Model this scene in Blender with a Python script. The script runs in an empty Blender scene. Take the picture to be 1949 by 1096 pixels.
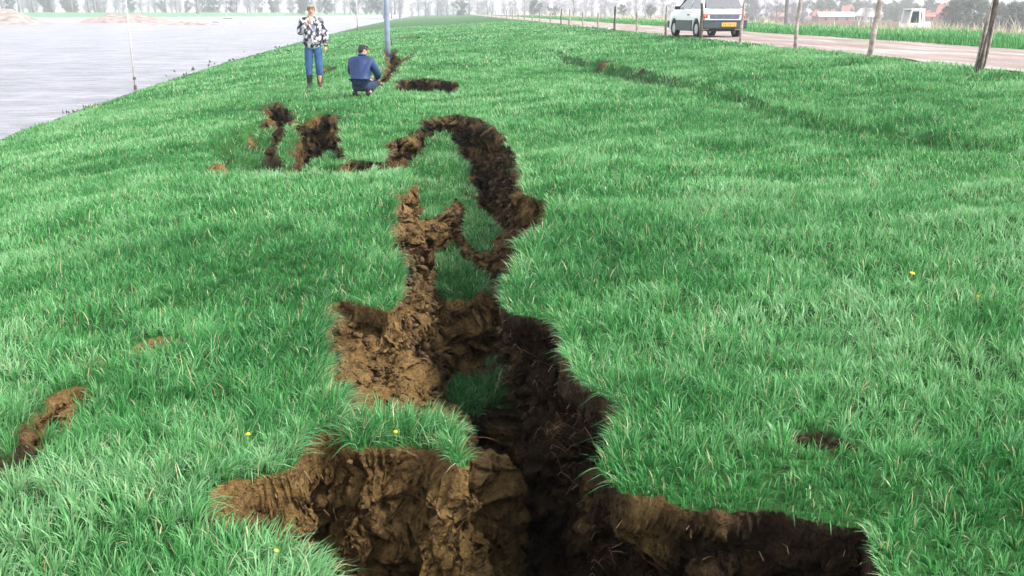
import bpy, bmesh, math, random
import numpy as np
from mathutils import Vector, Matrix
R = math.radians
SC = bpy.context.scene
COL = SC.collection
random.seed(7)
RNG = np.random.default_rng(11)

# ------------------------------------------------------------------ camera, world, sun, exposure
EYE = 1.6
PITCH, YAW = R(15.33), R(3.43)
FPX, CX, CY = 1912.0, 974.5, 548.0
cam_d = bpy.data.cameras.new('camera')
cam = bpy.data.objects.new('camera', cam_d)
COL.objects.link(cam)
cam.location = (0, 0, EYE)
cam.rotation_euler = (R(90) - PITCH, 0, -YAW)
cam_d.sensor_width = 36.0
cam_d.lens = 36.0 * FPX / 1949.0
cam_d.clip_start = 0.05
cam_d.clip_end = 4000
SC.camera = cam

SUN_EL, SUN_AZ = R(44), R(112)      # azimuth clockwise from +Y: behind the camera, to the right
wd = bpy.data.worlds.new('World')
SC.world = wd
wd.use_nodes = True
nt = wd.node_tree
bg = nt.nodes['Background']
sky = nt.nodes.new('ShaderNodeTexSky')
sky.sky_type = 'NISHITA'
sky.sun_disc = False
sky.sun_elevation = SUN_EL
sky.sun_rotation = SUN_AZ
sky.air_density = 1.0
sky.dust_density = 1.5
sky.ozone_density = 1.0
hs = nt.nodes.new('ShaderNodeHueSaturation')
hs.inputs['Saturation'].default_value = 0.22   # a closed white cloud cover
nt.links.new(sky.outputs[0], hs.inputs['Color'])
nt.links.new(hs.outputs[0], bg.inputs[0])
bg.inputs[1].default_value = 0.15
sun_d = bpy.data.lights.new('sun', 'SUN')
sun_d.energy = 1.15
sun_d.angle = R(18)
sun_d.color = (1.0, 0.97, 0.92)
sun = bpy.data.objects.new('sun', sun_d)
COL.objects.link(sun)
sdir = Vector((math.sin(SUN_AZ) * math.cos(SUN_EL), math.cos(SUN_AZ) * math.cos(SUN_EL), math.sin(SUN_EL)))
sun.rotation_euler = sdir.to_track_quat('Z', 'Y').to_euler()
sun.location = (0, -10, 40)
SC.view_settings.view_transform = 'Standard'
SC.view_settings.look = 'None'
SC.view_settings.exposure = 1.82
SC.view_settings.gamma = 1.0
SC.view_settings.use_curve_mapping = False
SC.render.engine = 'CYCLES'
SC.cycles.max_bounces = 6
SC.cycles.diffuse_bounces = 3
SC.cycles.glossy_bounces = 2
SC.cycles.transmission_bounces = 4
SC.cycles.volume_bounces = 1
SC.cycles.use_denoising = True
SC.cycles.caustics_reflective = False
SC.cycles.caustics_refractive = False

# ------------------------------------------------------------------ helpers
def tag(o, label=None, cat=None, group=None, kind=None):
    if label: o['label'] = label
    if cat: o['category'] = cat
    if group: o['group'] = group
    if kind: o['kind'] = kind
    return o

def thing(name, label, cat, loc=(0, 0, 0), rz=0.0, group=None):
    o = bpy.data.objects.new(name, None)
    o.empty_display_size = 0.2
    COL.objects.link(o)
    o.location = loc
    o.rotation_euler = (0, 0, rz)
    return tag(o, label, cat, group)

def obj(name, verts, faces, mat, parent=None, smooth=False):
    me = bpy.data.meshes.new(name)
    me.from_pydata([tuple(v) for v in verts], [], faces)
    me.update()
    o = bpy.data.objects.new(name, me)
    COL.objects.link(o)
    if mat: me.materials.append(mat)
    if smooth: me.polygons.foreach_set('use_smooth', [True] * len(me.polygons))
    if parent: o.parent = parent
    return o

def obj_bm(name, bm, mat, parent=None, smooth=False):
    me = bpy.data.meshes.new(name)
    bm.normal_update()
    bm.to_mesh(me); bm.free()
    o = bpy.data.objects.new(name, me)
    COL.objects.link(o)
    if mat: me.materials.append(mat)
    if smooth: me.polygons.foreach_set('use_smooth', [True] * len(me.polygons))
    if parent: o.parent = parent
    return o

def big_mesh(name, co, faces_list, mats, attrs=None, smooth=True, mat_index=None):
    """co (N,3); faces_list: list of int arrays (M,k)"""
    me = bpy.data.meshes.new(name)
    me.vertices.add(len(co))
    me.vertices.foreach_set('co', np.ascontiguousarray(co, dtype=np.float32).ravel())
    loops = np.concatenate([f.ravel() for f in faces_list]).astype(np.int32)
    sizes = np.concatenate([np.full(len(f), f.shape[1]) for f in faces_list]).astype(np.int32)
    starts = np.concatenate([[0], np.cumsum(sizes)[:-1]]).astype(np.int32)
    me.loops.add(len(loops))
    me.loops.foreach_set('vertex_index', loops)
    me.polygons.add(len(sizes))
    me.polygons.foreach_set('loop_start', starts)
    me.update(calc_edges=True)
    me.polygons.foreach_set('use_smooth', np.full(len(sizes), smooth, dtype=bool))
    if attrs:
        for k, a in attrs.items():
            at = me.attributes.new(k, 'FLOAT', 'POINT')
            at.data.foreach_set('value', np.ascontiguousarray(a, dtype=np.float32))
    for m in mats: me.materials.append(m)
    if mat_index is not None:
        me.polygons.foreach_set('material_index', mat_index.astype(np.int32))
    o = bpy.data.objects.new(name, me)
    COL.objects.link(o)
    return o

def copy_tree(o, parent=None):
    c = o.copy(); COL.objects.link(c)
    if parent: c.parent = parent
    for ch in list(o.children): copy_tree(ch, c)
    return c

def add_box(bm, c, s, rz=0.0, bevel=0.0):
    m = Matrix.Translation(c) @ Matrix.Rotation(rz, 4, 'Z') @ Matrix.Diagonal((s[0], s[1], s[2], 1))
    r = bmesh.ops.create_cube(bm, size=1.0, matrix=m)
    if bevel > 0:
        es = set()
        for v in r['verts']:
            for e in v.link_edges: es.add(e)
        bmesh.ops.bevel(bm, geom=list(es), offset=bevel, segments=2, affect='EDGES', profile=0.6)

def add_tube(bm, pts, radii, n=8, cap=True):
    rings = []
    pts = [Vector(p) for p in pts]
    for i, p in enumerate(pts):
        d = (pts[min(i + 1, len(pts) - 1)] - pts[max(i - 1, 0)])
        d = d.normalized() if d.length > 1e-9 else Vector((0, 0, 1))
        a = Vector((1, 0, 0)) if abs(d.x) < 0.8 else Vector((0, 1, 0))
        u = d.cross(a).normalized(); v = d.cross(u)
        rings.append([bm.verts.new(p + radii[i] * (math.cos(2 * math.pi * k / n) * u + math.sin(2 * math.pi * k / n) * v)) for k in range(n)])
    for a, b in zip(rings, rings[1:]):
        for k in range(n):
            bm.faces.new((a[k], a[(k + 1) % n], b[(k + 1) % n], b[k]))
    if cap:
        try:
            bm.faces.new(list(reversed(rings[0]))); bm.faces.new(rings[-1])
        except ValueError: pass

def add_ball(bm, c, r, u=10, v=8):
    m = Matrix.Translation(c) @ Matrix.Diagonal((r[0], r[1], r[2], 1))
    bmesh.ops.create_uvsphere(bm, u_segments=u, v_segments=v, radius=1.0, matrix=m)

# ------------------------------------------------------------------ numpy noise
def _h(ix, iy, iz=0, seed=0):
    n = (ix.astype(np.int64) * 374761393 + iy.astype(np.int64) * 668265263 + np.asarray(iz).astype(np.int64) * 2147483647 + seed * 1274126177) & 0xFFFFFFFF
    n = ((n ^ (n >> 13)) * 1274126177) & 0xFFFFFFFF
    n = ((n ^ (n >> 15)) * 2246822519) & 0xFFFFFFFF
    return ((n ^ (n >> 16)) & 0xFFFFFF) / float(0xFFFFFF)

def n2(x, y, f, seed=0):
    x = x * f; y = y * f
    ix = np.floor(x); iy = np.floor(y)
    fx = x - ix; fy = y - iy
    fx = fx * fx * (3 - 2 * fx); fy = fy * fy * (3 - 2 * fy)
    a = _h(ix, iy, 0, seed); b = _h(ix + 1, iy, 0, seed); c = _h(ix, iy + 1, 0, seed); d = _h(ix + 1, iy + 1, 0, seed)
    return ((a + (b - a) * fx) * (1 - fy) + (c + (d - c) * fx) * fy) * 2 - 1

def n3(x, y, z, f, seed=0):
    x = x * f; y = y * f; z = z * f
    ix = np.floor(x); iy = np.floor(y); iz = np.floor(z)
    fx = x - ix; fy = y - iy; fz = z - iz
    fx = fx * fx * (3 - 2 * fx); fy = fy * fy * (3 - 2 * fy); fz = fz * fz * (3 - 2 * fz)
    r = 0
    for dz, wz in ((0, 1 - fz), (1, fz)):
        a = _h(ix, iy, iz + dz, seed); b = _h(ix + 1, iy, iz + dz, seed)
        c = _h(ix, iy + 1, iz + dz, seed); d = _h(ix + 1, iy + 1, iz + dz, seed)
        r = r + wz * ((a + (b - a) * fx) * (1 - fy) + (c + (d - c) * fx) * fy)
    return r * 2 - 1

def fbm2(x, y, f, seed=0, oct=3):
    r = 0; a = 1.0
    for o in range(oct):
        r = r + a * n2(x, y, f * 2 ** o, seed + o); a *= 0.5
    return r / 1.75

def sstep(a, b, x):
    t = np.clip((x - a) / (b - a), 0, 1)
    return t * t * (3 - 2 * t)

# ------------------------------------------------------------------ materials
def mat(name, color, rough=0.6, metallic=0.0, spec=0.5, var=0.0, var_scale=8.0, bump=0.0, bump_scale=60.0, coords='Object'):
    m = bpy.data.materials.new(name); m.use_nodes = True
    n = m.node_tree.nodes; l = m.node_tree.links
    b = n['Principled BSDF']
    b.inputs['Base Color'].default_value = (*color, 1)
    b.inputs['Roughness'].default_value = rough
    b.inputs['Metallic'].default_value = metallic
    b.inputs['Specular IOR Level'].default_value = spec
    tc = n.new('ShaderNodeTexCoord')
    if var > 0:
        no = n.new('ShaderNodeTexNoise'); no.inputs['Scale'].default_value = var_scale; no.inputs['Detail'].default_value = 5
        l.new(tc.outputs[coords], no.inputs['Vector'])
        cr = n.new('ShaderNodeValToRGB')
        cr.color_ramp.elements[0].position = 0.3; cr.color_ramp.elements[1].position = 0.7
        cr.color_ramp.elements[0].color = (*[c * (1 - var) for c in color], 1)
        cr.color_ramp.elements[1].color = (*[min(1, c * (1 + var)) for c in color], 1)
        l.new(no.outputs[0], cr.inputs[0]); l.new(cr.outputs[0], b.inputs['Base Color'])
    if bump > 0:
        nb = n.new('ShaderNodeTexNoise'); nb.inputs['Scale'].default_value = bump_scale; nb.inputs['Detail'].default_value = 6
        l.new(tc.outputs[coords], nb.inputs['Vector'])
        bp = n.new('ShaderNodeBump'); bp.inputs['Strength'].default_value = bump; bp.inputs['Distance'].default_value = 0.02
        l.new(nb.outputs[0], bp.inputs['Height']); l.new(bp.outputs[0], b.inputs['Normal'])
    return m

def ramp(n, l, fac, stops):
    cr = n.new('ShaderNodeValToRGB')
    e = cr.color_ramp.elements
    while len(e) < len(stops): e.new(0.5)
    for q, (p, c) in zip(e, stops):
        q.position = p; q.color = (*c, 1)
    l.new(fac, cr.inputs[0])
    return cr.outputs[0]

def noise_node(n, l, vec, scale, detail=5, rough=0.55):
    no = n.new('ShaderNodeTexNoise'); no.inputs['Scale'].default_value = scale
    no.inputs['Detail'].default_value = detail; no.inputs['Roughness'].default_value = rough
    l.new(vec, no.inputs['Vector'])
    return no.outputs[0]

def mixc(n, l, fac, a, b, mode='MIX'):
    mx = n.new('ShaderNodeMix'); mx.data_type = 'RGBA'; mx.blend_type = mode
    for sock, v in ((mx.inputs[0], fac), (mx.inputs[6], a), (mx.inputs[7], b)):
        if isinstance(v, bpy.types.NodeSocket): l.new(v, sock)
        elif isinstance(v, tuple): sock.default_value = (*v, 1)
        else: sock.default_value = v
    return mx.outputs[2]

def ground_material():
    m = bpy.data.materials.new('ground'); m.use_nodes = True
    n = m.node_tree.nodes; l = m.node_tree.links
    b = n['Principled BSDF']; b.inputs['Roughness'].default_value = 0.95; b.inputs['Specular IOR Level'].default_value = 0.2
    g = n.new('ShaderNodeNewGeometry'); P = g.outputs['Position']
    at = n.new('ShaderNodeAttribute'); at.attribute_name = 'turf'
    hu = n.new('ShaderNodeAttribute'); hu.attribute_name = 'humus_shade'
    # earth: clay-loam with lumps, strata and pale crumbs
    big = noise_node(n, l, P, 3.2, 6, 0.6)
    fin = noise_node(n, l, P, 30, 8, 0.7)
    vor = n.new('ShaderNodeTexVoronoi'); vor.inputs['Scale'].default_value = 42; l.new(P, vor.inputs['Vector'])
    earth = ramp(n, l, big, [(0.28, (0.085, 0.047, 0.017)), (0.5, (0.19, 0.113, 0.040)), (0.72, (0.30, 0.19, 0.072))])
    crumbs = ramp(n, l, fin, [(0.3, (0.22, 0.2, 0.19)), (0.48, (0.85, 0.85, 0.85)), (0.72, (1.35, 1.3, 1.2))])
    earth = mixc(n, l, 0.9, earth, crumbs, 'MULTIPLY')
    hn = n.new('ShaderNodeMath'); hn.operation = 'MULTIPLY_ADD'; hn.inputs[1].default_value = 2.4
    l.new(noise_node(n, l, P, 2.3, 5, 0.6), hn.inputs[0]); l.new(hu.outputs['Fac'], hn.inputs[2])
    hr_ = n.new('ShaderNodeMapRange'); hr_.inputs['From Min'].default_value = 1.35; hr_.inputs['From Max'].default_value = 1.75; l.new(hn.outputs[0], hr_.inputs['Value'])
    earth = mixc(n, l, hr_.outputs[0], earth, mixc(n, l, 0.85, (0.042, 0.025, 0.013), crumbs, 'MULTIPLY'))  # random dark soil blotches, and the trench shade painted into the earth colour
    # turf floor between the blades, and the far meadow
    t1 = noise_node(n, l, P, 0.35, 6, 0.6)
    t2 = noise_node(n, l, P, 5.0, 8, 0.7)
    turf = ramp(n, l, t2, [(0.3, (0.018, 0.06, 0.015)), (0.55, (0.04, 0.13, 0.03)), (0.75, (0.08, 0.20, 0.06))])
    turf = mixc(n, l, 0.5, turf, ramp(n, l, t1, [(0.35, (0.6, 0.75, 0.6)), (0.65, (1.2, 1.2, 1.1))]), 'MULTIPLY')
    c = mixc(n, l, at.outputs['Fac'], earth, turf)
    l.new(c, b.inputs['Base Color'])
    b1 = n.new('ShaderNodeBump'); b1.inputs['Strength'].default_value = 1.0; b1.inputs['Distance'].default_value = 0.03
    l.new(fin, b1.inputs['Height'])
    b2 = n.new('ShaderNodeBump'); b2.inputs['Strength'].default_value = 0.7; b2.inputs['Distance'].default_value = 0.02
    l.new(vor.outputs['Distance'], b2.inputs['Height']); l.new(b1.outputs[0], b2.inputs['Normal'])
    b3 = n.new('ShaderNodeBump'); b3.inputs['Strength'].default_value = 0.9; b3.inputs['Distance'].default_value = 0.12
    l.new(noise_node(n, l, P, 8, 5, 0.6), b3.inputs['Height']); l.new(b2.outputs[0], b3.inputs['Normal'])
    l.new(b3.outputs[0], b.inputs['Normal'])
    return m

def blade_material(name, stops, trans=0.35, rough=0.42, spec=0.5, sheen=0.0):
    m = bpy.data.materials.new(name); m.use_nodes = True
    n = m.node_tree.nodes; l = m.node_tree.links
    b = n['Principled BSDF']
    at = n.new('ShaderNodeAttribute'); at.attribute_name = 'tint'
    c = ramp(n, l, at.outputs['Fac'], stops)
    l.new(c, b.inputs['Base Color'])
    b.inputs['Roughness'].default_value = rough
    b.inputs['Specular IOR Level'].default_value = spec
    b.inputs['Sheen Weight'].default_value = sheen
    b.inputs['Sheen Roughness'].default_value = 0.5
    tr = n.new('ShaderNodeBsdfTranslucent'); l.new(c, tr.inputs['Color'])
    mx = n.new('ShaderNodeMixShader'); mx.inputs[0].default_value = trans
    l.new(b.outputs[0], mx.inputs[1]); l.new(tr.outputs[0], mx.inputs[2])
    l.new(mx.outputs[0], n['Material Output'].inputs['Surface'])
    return m

# ------------------------------------------------------------------ the dike's own shape (z of the undisturbed ground)
WATER_Z = -1.0
_wy = np.array([-50, 8, 20.9, 33.6, 54.6, 103, 207, 414, 700.0])
_wx = np.array([-8.2, -8.8, -9.4, -10.6, -12.0, -14.1, -17.3, -21.7, -26.0])

def base0(x, y):
    x = np.asarray(x, float); y = np.asarray(y, float)
    right = np.interp(x, [-1, 8.6, 9.2, 11.4, 13.8, 15, 19.5, 27, 60], [0.0355, 0.655, 0.69, 0.745, 0.73, 0.80, 0.86, -1.6, -2.0])
    xw = np.interp(y, _wy, _wx)
    t = (-1 - x) / (-1 - xw)
    tp = np.clip(t, 0, 3)
    left = 0.0355 - 1.0355 * tp ** 1.35
    return np.where(x >= -1, right, np.maximum(left, -3.0))

_F = Vector((math.sin(YAW) * math.cos(PITCH), math.cos(YAW) * math.cos(PITCH), -math.sin(PITCH)))
_RT = Vector((math.cos(YAW), -math.sin(YAW), 0))
_UP = _RT.cross(_F)

def spot(u, v, drop=0.0):
    """where on the dike (optionally some metres below its surface) a mark traced on the photograph lies"""
    d = (_F + _RT * ((u - CX) / FPX) + _UP * ((CY - v) / FPX)).normalized()
    lo, hi = 0.5, None
    s = 1.0
    while s < 900:
        p = d * s
        if EYE + p.z < float(base0(p.x, p.y)) - drop: hi = s; break
        lo = s; s *= 1.06
    if hi is None: hi = 900
    for _ in range(40):
        mid = (lo + hi) / 2; p = d * mid
        if EYE + p.z < float(base0(p.x, p.y)) - drop: hi = mid
        else: lo = mid
    p = d * hi
    return (p.x, p.y)

def trace(pts, drop=0.0):
    return np.array([spot(u, v, drop) for u, v in pts])

# ------------------------------------------------------------------ the crevasse: cut outlines, fallen blocks, bare patches
CUT_MAIN = trace([(600, 1480), (650, 1250), (655, 1110), (600, 1050), (500, 1025), (405, 1012), (400, 985), (480, 937), (560, 897), (592, 855),
    (622, 832), (655, 826), (655, 800), (650, 740), (635, 700), (625, 640), (618, 575), (650, 560), (690, 575), (732, 588), (768, 560), (772, 530),
    (760, 480), (742, 440), (762, 400), (742, 378), (772, 366), (796, 352), (775, 338), (745, 318), (735, 302), (742, 266), (765, 258), (792, 250),
    (795, 226), (830, 219), (870, 213), (930, 233), (966, 258), (985, 290), (992, 330), (1002, 372), (1055, 386), (1042, 412), (1002, 452),
    (968, 500), (952, 535), (952, 570), (985, 590), (1020, 600), (1050, 608), (1066, 650), (1085, 700), (1120, 745), (1172, 790), (1168, 840),
    (1142, 905), (1178, 952), (1250, 960), (1380, 982), (1470, 968), (1560, 972), (1640, 985), (1655, 1096), (1700, 1250), (1700, 1480)])
CUT_WEST = trace([(495, 203), (530, 193), (554, 206), (560, 234), (592, 224), (634, 217), (650, 234), (650, 268), (664, 287), (700, 296), (748, 298),
    (748, 322), (692, 312), (645, 296), (600, 302), (555, 300), (520, 272), (500, 240), (512, 225)])
CUT_SAG = trace([(403, 262), (432, 250), (470, 238), (500, 226), (525, 270), (600, 300), (680, 305), (720, 325), (640, 335), (560, 338), (480, 335), (430, 330), (400, 300)])
CUT_FAR = trace([(705, 168), (722, 148), (733, 128), (733, 106), (728, 96), (752, 93), (757, 104), (762, 112), (795, 98), (782, 114), (766, 121), (755, 134), (742, 152), (722, 168)])
CUT_STEP = trace([(748, 170), (752, 153), (790, 149), (845, 150), (873, 153), (874, 164), (855, 176), (850, 168), (800, 172)])
CUT_LIP = trace([(-60, 900), (0, 880), (25, 850), (60, 800), (105, 770), (150, 757), (155, 775), (120, 805), (80, 850), (30, 890), (-20, 920)])
CUT_HOLE = trace([(1515, 838), (1540, 826), (1590, 826), (1612, 838), (1600, 858), (1555, 864), (1525, 854)])
CUT_WAY1 = trace([(805, 60), (842, 57), (842, 65), (805, 67)])
CUT_WAY2 = trace([(750, 70), (800, 66), (800, 74), (752, 76)])
CUT_SIDE = trace([(598, 136), (618, 124), (640, 128), (630, 138)])

def yprof(y, *pairs):
    return np.interp(y, [p[0] for p in pairs], [p[1] for p in pairs])

# outline, depth(y), wall width, west wall width, is the floor turf
CUTS = [
    (CUT_MAIN, lambda x, y: yprof(y, (2, 2.9), (6, 2.4), (10, 1.6), (15, 0.75)), 0.26, 0.24, 0),
    (CUT_SAG, lambda x, y: 0.58 + 0 * y, 0.4, 0.35, 1),
    (CUT_WEST, lambda x, y: 0.95 + 0 * y, 0.26, 0.24, 0),
    (CUT_FAR, lambda x, y: 0.8 + 0 * y, 0.25, 0.3, 0),
    (CUT_STEP, lambda x, y: 0.5 + 0 * y, 0.25, 0.2, 0),
    (CUT_LIP, lambda x, y: 0.19 + 0 * y, 0.07, 0.07, 0),
    (CUT_HOLE, lambda x, y: 0.24 + 0 * y, 0.1, 0.1, 0),
    (CUT_WAY1, lambda x, y: 0.3 + 0 * y, 0.3, 0.3, 0),
    (CUT_WAY2, lambda x, y: 0.25 + 0 * y, 0.3, 0.3, 0),
    (CUT_SIDE, lambda x, y: 0.3 + 0 * y, 0.2, 0.2, 0),
]
def block(pts, drop, slope, turf, dx=0.0, dy=0.0, rnd=0.03):
    return (trace(pts, drop), drop, slope, turf, dx, dy, rnd)
# outline at its own depth, depth, side slope, turf on top, extra depth per metre to +x, per metre to +y
BLOCKS = [
    # the turf bridge in front
    block([(640, 815), (660, 802), (720, 792), (790, 788), (850, 795), (888, 818), (906, 868), (880, 866), (840, 846), (790, 842), (740, 848), (690, 872), (655, 862)], 0.05, 13.0, 1, 0.12, 0.0, 0.04),
    # notch of slumped earth left of it
    block([(385, 1000), (470, 945), (550, 908), (590, 868), (612, 880), (600, 960), (592, 1050), (585, 1110), (500, 1060), (420, 1030)], 0.2, 5.0, 0, 0.75, 0.0, 0.03),
    # earth shelf behind the bridge
    block([(622, 640), (650, 615), (690, 650), (740, 640), (770, 590), (798, 565), (815, 640), (845, 690), (890, 740), (945, 785), (930, 815), (800, 820), (660, 830), (630, 760)], 0.30, 9.0, 0, 0.55, -0.05, 0.05),
    block([(612, 580), (650, 570), (682, 590), (700, 620), (660, 650), (625, 640)], 0.12, 3.0, 0, 0.5, 0, 0.05),
    # crumbling earth on the west side, further in
    block([(740, 385), (775, 368), (790, 398), (806, 450), (818, 492), (826, 540), (796, 570), (772, 540), (760, 480), (745, 430)], 0.22, 7.0, 0, 0.75, 0, 0.05),
    # tongue of turf slid down from the head scarp
    block([(786, 282), (800, 268), (835, 256), (862, 264), (880, 284), (876, 298), (840, 303), (797, 308)], 0.34, 7.0, 1, 0.15, -0.1, 0.06),
    block([(776, 330), (800, 318), (870, 314), (896, 335), (918, 376), (960, 404), (968, 430), (925, 445), (895, 430), (872, 362), (835, 400), (802, 408), (790, 372)], 0.52, 8.0, 1, 0.15, -0.06, 0.06),
    # peeled earth edge of that tongue and the rib crossing the crevasse
    block([(864, 360), (876, 362), (866, 398), (846, 424), (815, 436), (797, 434), (802, 422), (838, 405)], 0.54, 4.5, 0, 0.1, 0, 0.02),
    block([(1050, 392), (1045, 410), (1005, 446), (960, 480), (905, 468), (868, 446), (930, 440), (990, 425)], 0.62, 2.2, 0, -0.35, 0, 0.04),
    # clumps of sunk turf in the dark of the crevasse
    block([(812, 478), (838, 442), (892, 440), (928, 470), (935, 525), (905, 568), (845, 575), (818, 535)], 0.8, 7.0, 1, 0.15, 0.0, 0.1),
    block([(808, 725), (870, 698), (925, 668), (985, 672), (975, 718), (915, 768), (850, 755)], 0.88, 6.0, 1, -0.1, 0, 0.1),
    block([(900, 870), (980, 865), (1020, 800), (990, 780), (930, 820)], 1.2, 1.5, 1, 0, 0, 0.1),
    # lower footing of the east wall
    block([(1010, 815), (1022, 730), (1030, 668), (1065, 680), (1110, 770), (1165, 850), (1185, 1000), (1180, 1130), (1130, 1100), (1080, 950)], 0.62, 6.0, 0, -0.6, 0, 0.04),
    block([(1180, 1000), (1400, 1010), (1600, 1000), (1640, 1060), (1640, 1100), (1500, 1080), (1300, 1090), (1190, 1130)], 0.55, 3.0, 0, 0, 0, 0.05),
    # lumps in the western sag
    block([(468, 300), (490, 272), (522, 260), (534, 270), (510, 300), (480, 322)], 0.17, 5, 1, 0.25, -0.2, 0.11),
    block([(515, 322), (530, 285), (552, 262), (568, 268), (562, 298), (542, 326)], 0.10, 5, 1, 0.25, -0.25, 0.11),
    block([(560, 332), (590, 302), (640, 296), (690, 312), (720, 326), (640, 336)], 0.22, 5, 1, 0.0, -0.05, 0.11),
    block([(415, 320), (440, 296), (480, 280), (475, 310), (440, 330)], 0.2, 5, 1, 0.1, -0.2, 0.11),
]
# bare patches: pixel centre, radii in metres, orientation
BARE = [((-5, 897), .16, .1), ((20, 875), .14, .09), ((85, 815), .13, .10), ((135, 770), .08, .06), ((285, 670), .13, .1), ((205, 702), .12, .06), ((180, 728), .07, .05), ((462, 320), .36, .26, .05), ((425, 328), .28, .18, .03), ((604, 268), .12, .3, .02), ((205, 270), .3, .25), ((1238, 133), .35, .5), ((1160, 120), .25, .4),
        ((545, 452), .09, .08), ((575, 940), .12, .1), ((480, 960), .12, .08), ((1200, 965), .2, .06), ((1400, 985), .2, .05), ((635, 235), .35, .35), ((1560, 845), .13, .085, -.05), ((925, 455), .25, .15),
        ((700, 160), .35, .5), ]
BARE = [(np.array(spot(*q[0])), q[1], q[2], q[3] if len(q) > 3 else -0.02) for q in BARE]
SCARP = trace([(1000, 82), (1040, 92), (1090, 106), (1150, 121), (1205, 131), (1250, 141), (1330, 157), (1430, 190), (1560, 230), (1700, 254), (1830, 272), (1949, 298), (2150, 350), (2400, 420)])
SCARP_H = np.array([0, .10, .2, .27, .34, .28, .15, .15, .15, .14, .11, .08, .04, 0])

def poly_near(px, py, poly, closed=True):
    n = len(poly)
    best = np.full(px.shape, 1e9); bx = np.zeros(px.shape); by = np.zeros(px.shape); bs = np.zeros(px.shape)
    inside = np.zeros(px.shape, bool)
    for i in range(n if closed else n - 1):
        ax, ay = poly[i]; cx, cy = poly[(i + 1) % n]
        ex, ey = cx - ax, cy - ay
        L2 = ex * ex + ey * ey + 1e-12
        t = np.clip(((px - ax) * ex + (py - ay) * ey) / L2, 0, 1)
        qx, qy = px - ax - t * ex, py - ay - t * ey
        d = qx * qx + qy * qy
        m = d < best
        best = np.where(m, d, best); bx = np.where(m, qx, bx); by = np.where(m, qy, by); bs = np.where(m, i + t, bs)
        if closed:
            cr = ((ay > py) != (cy > py)) & (px < ex * (py - ay) / (ey + (1e-12 if ey >= 0 else -1e-12)) + ax)
            inside ^= cr
    d = np.sqrt(best)
    return d, bx / (d + 1e-9), by / (d + 1e-9), inside, bs

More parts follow.
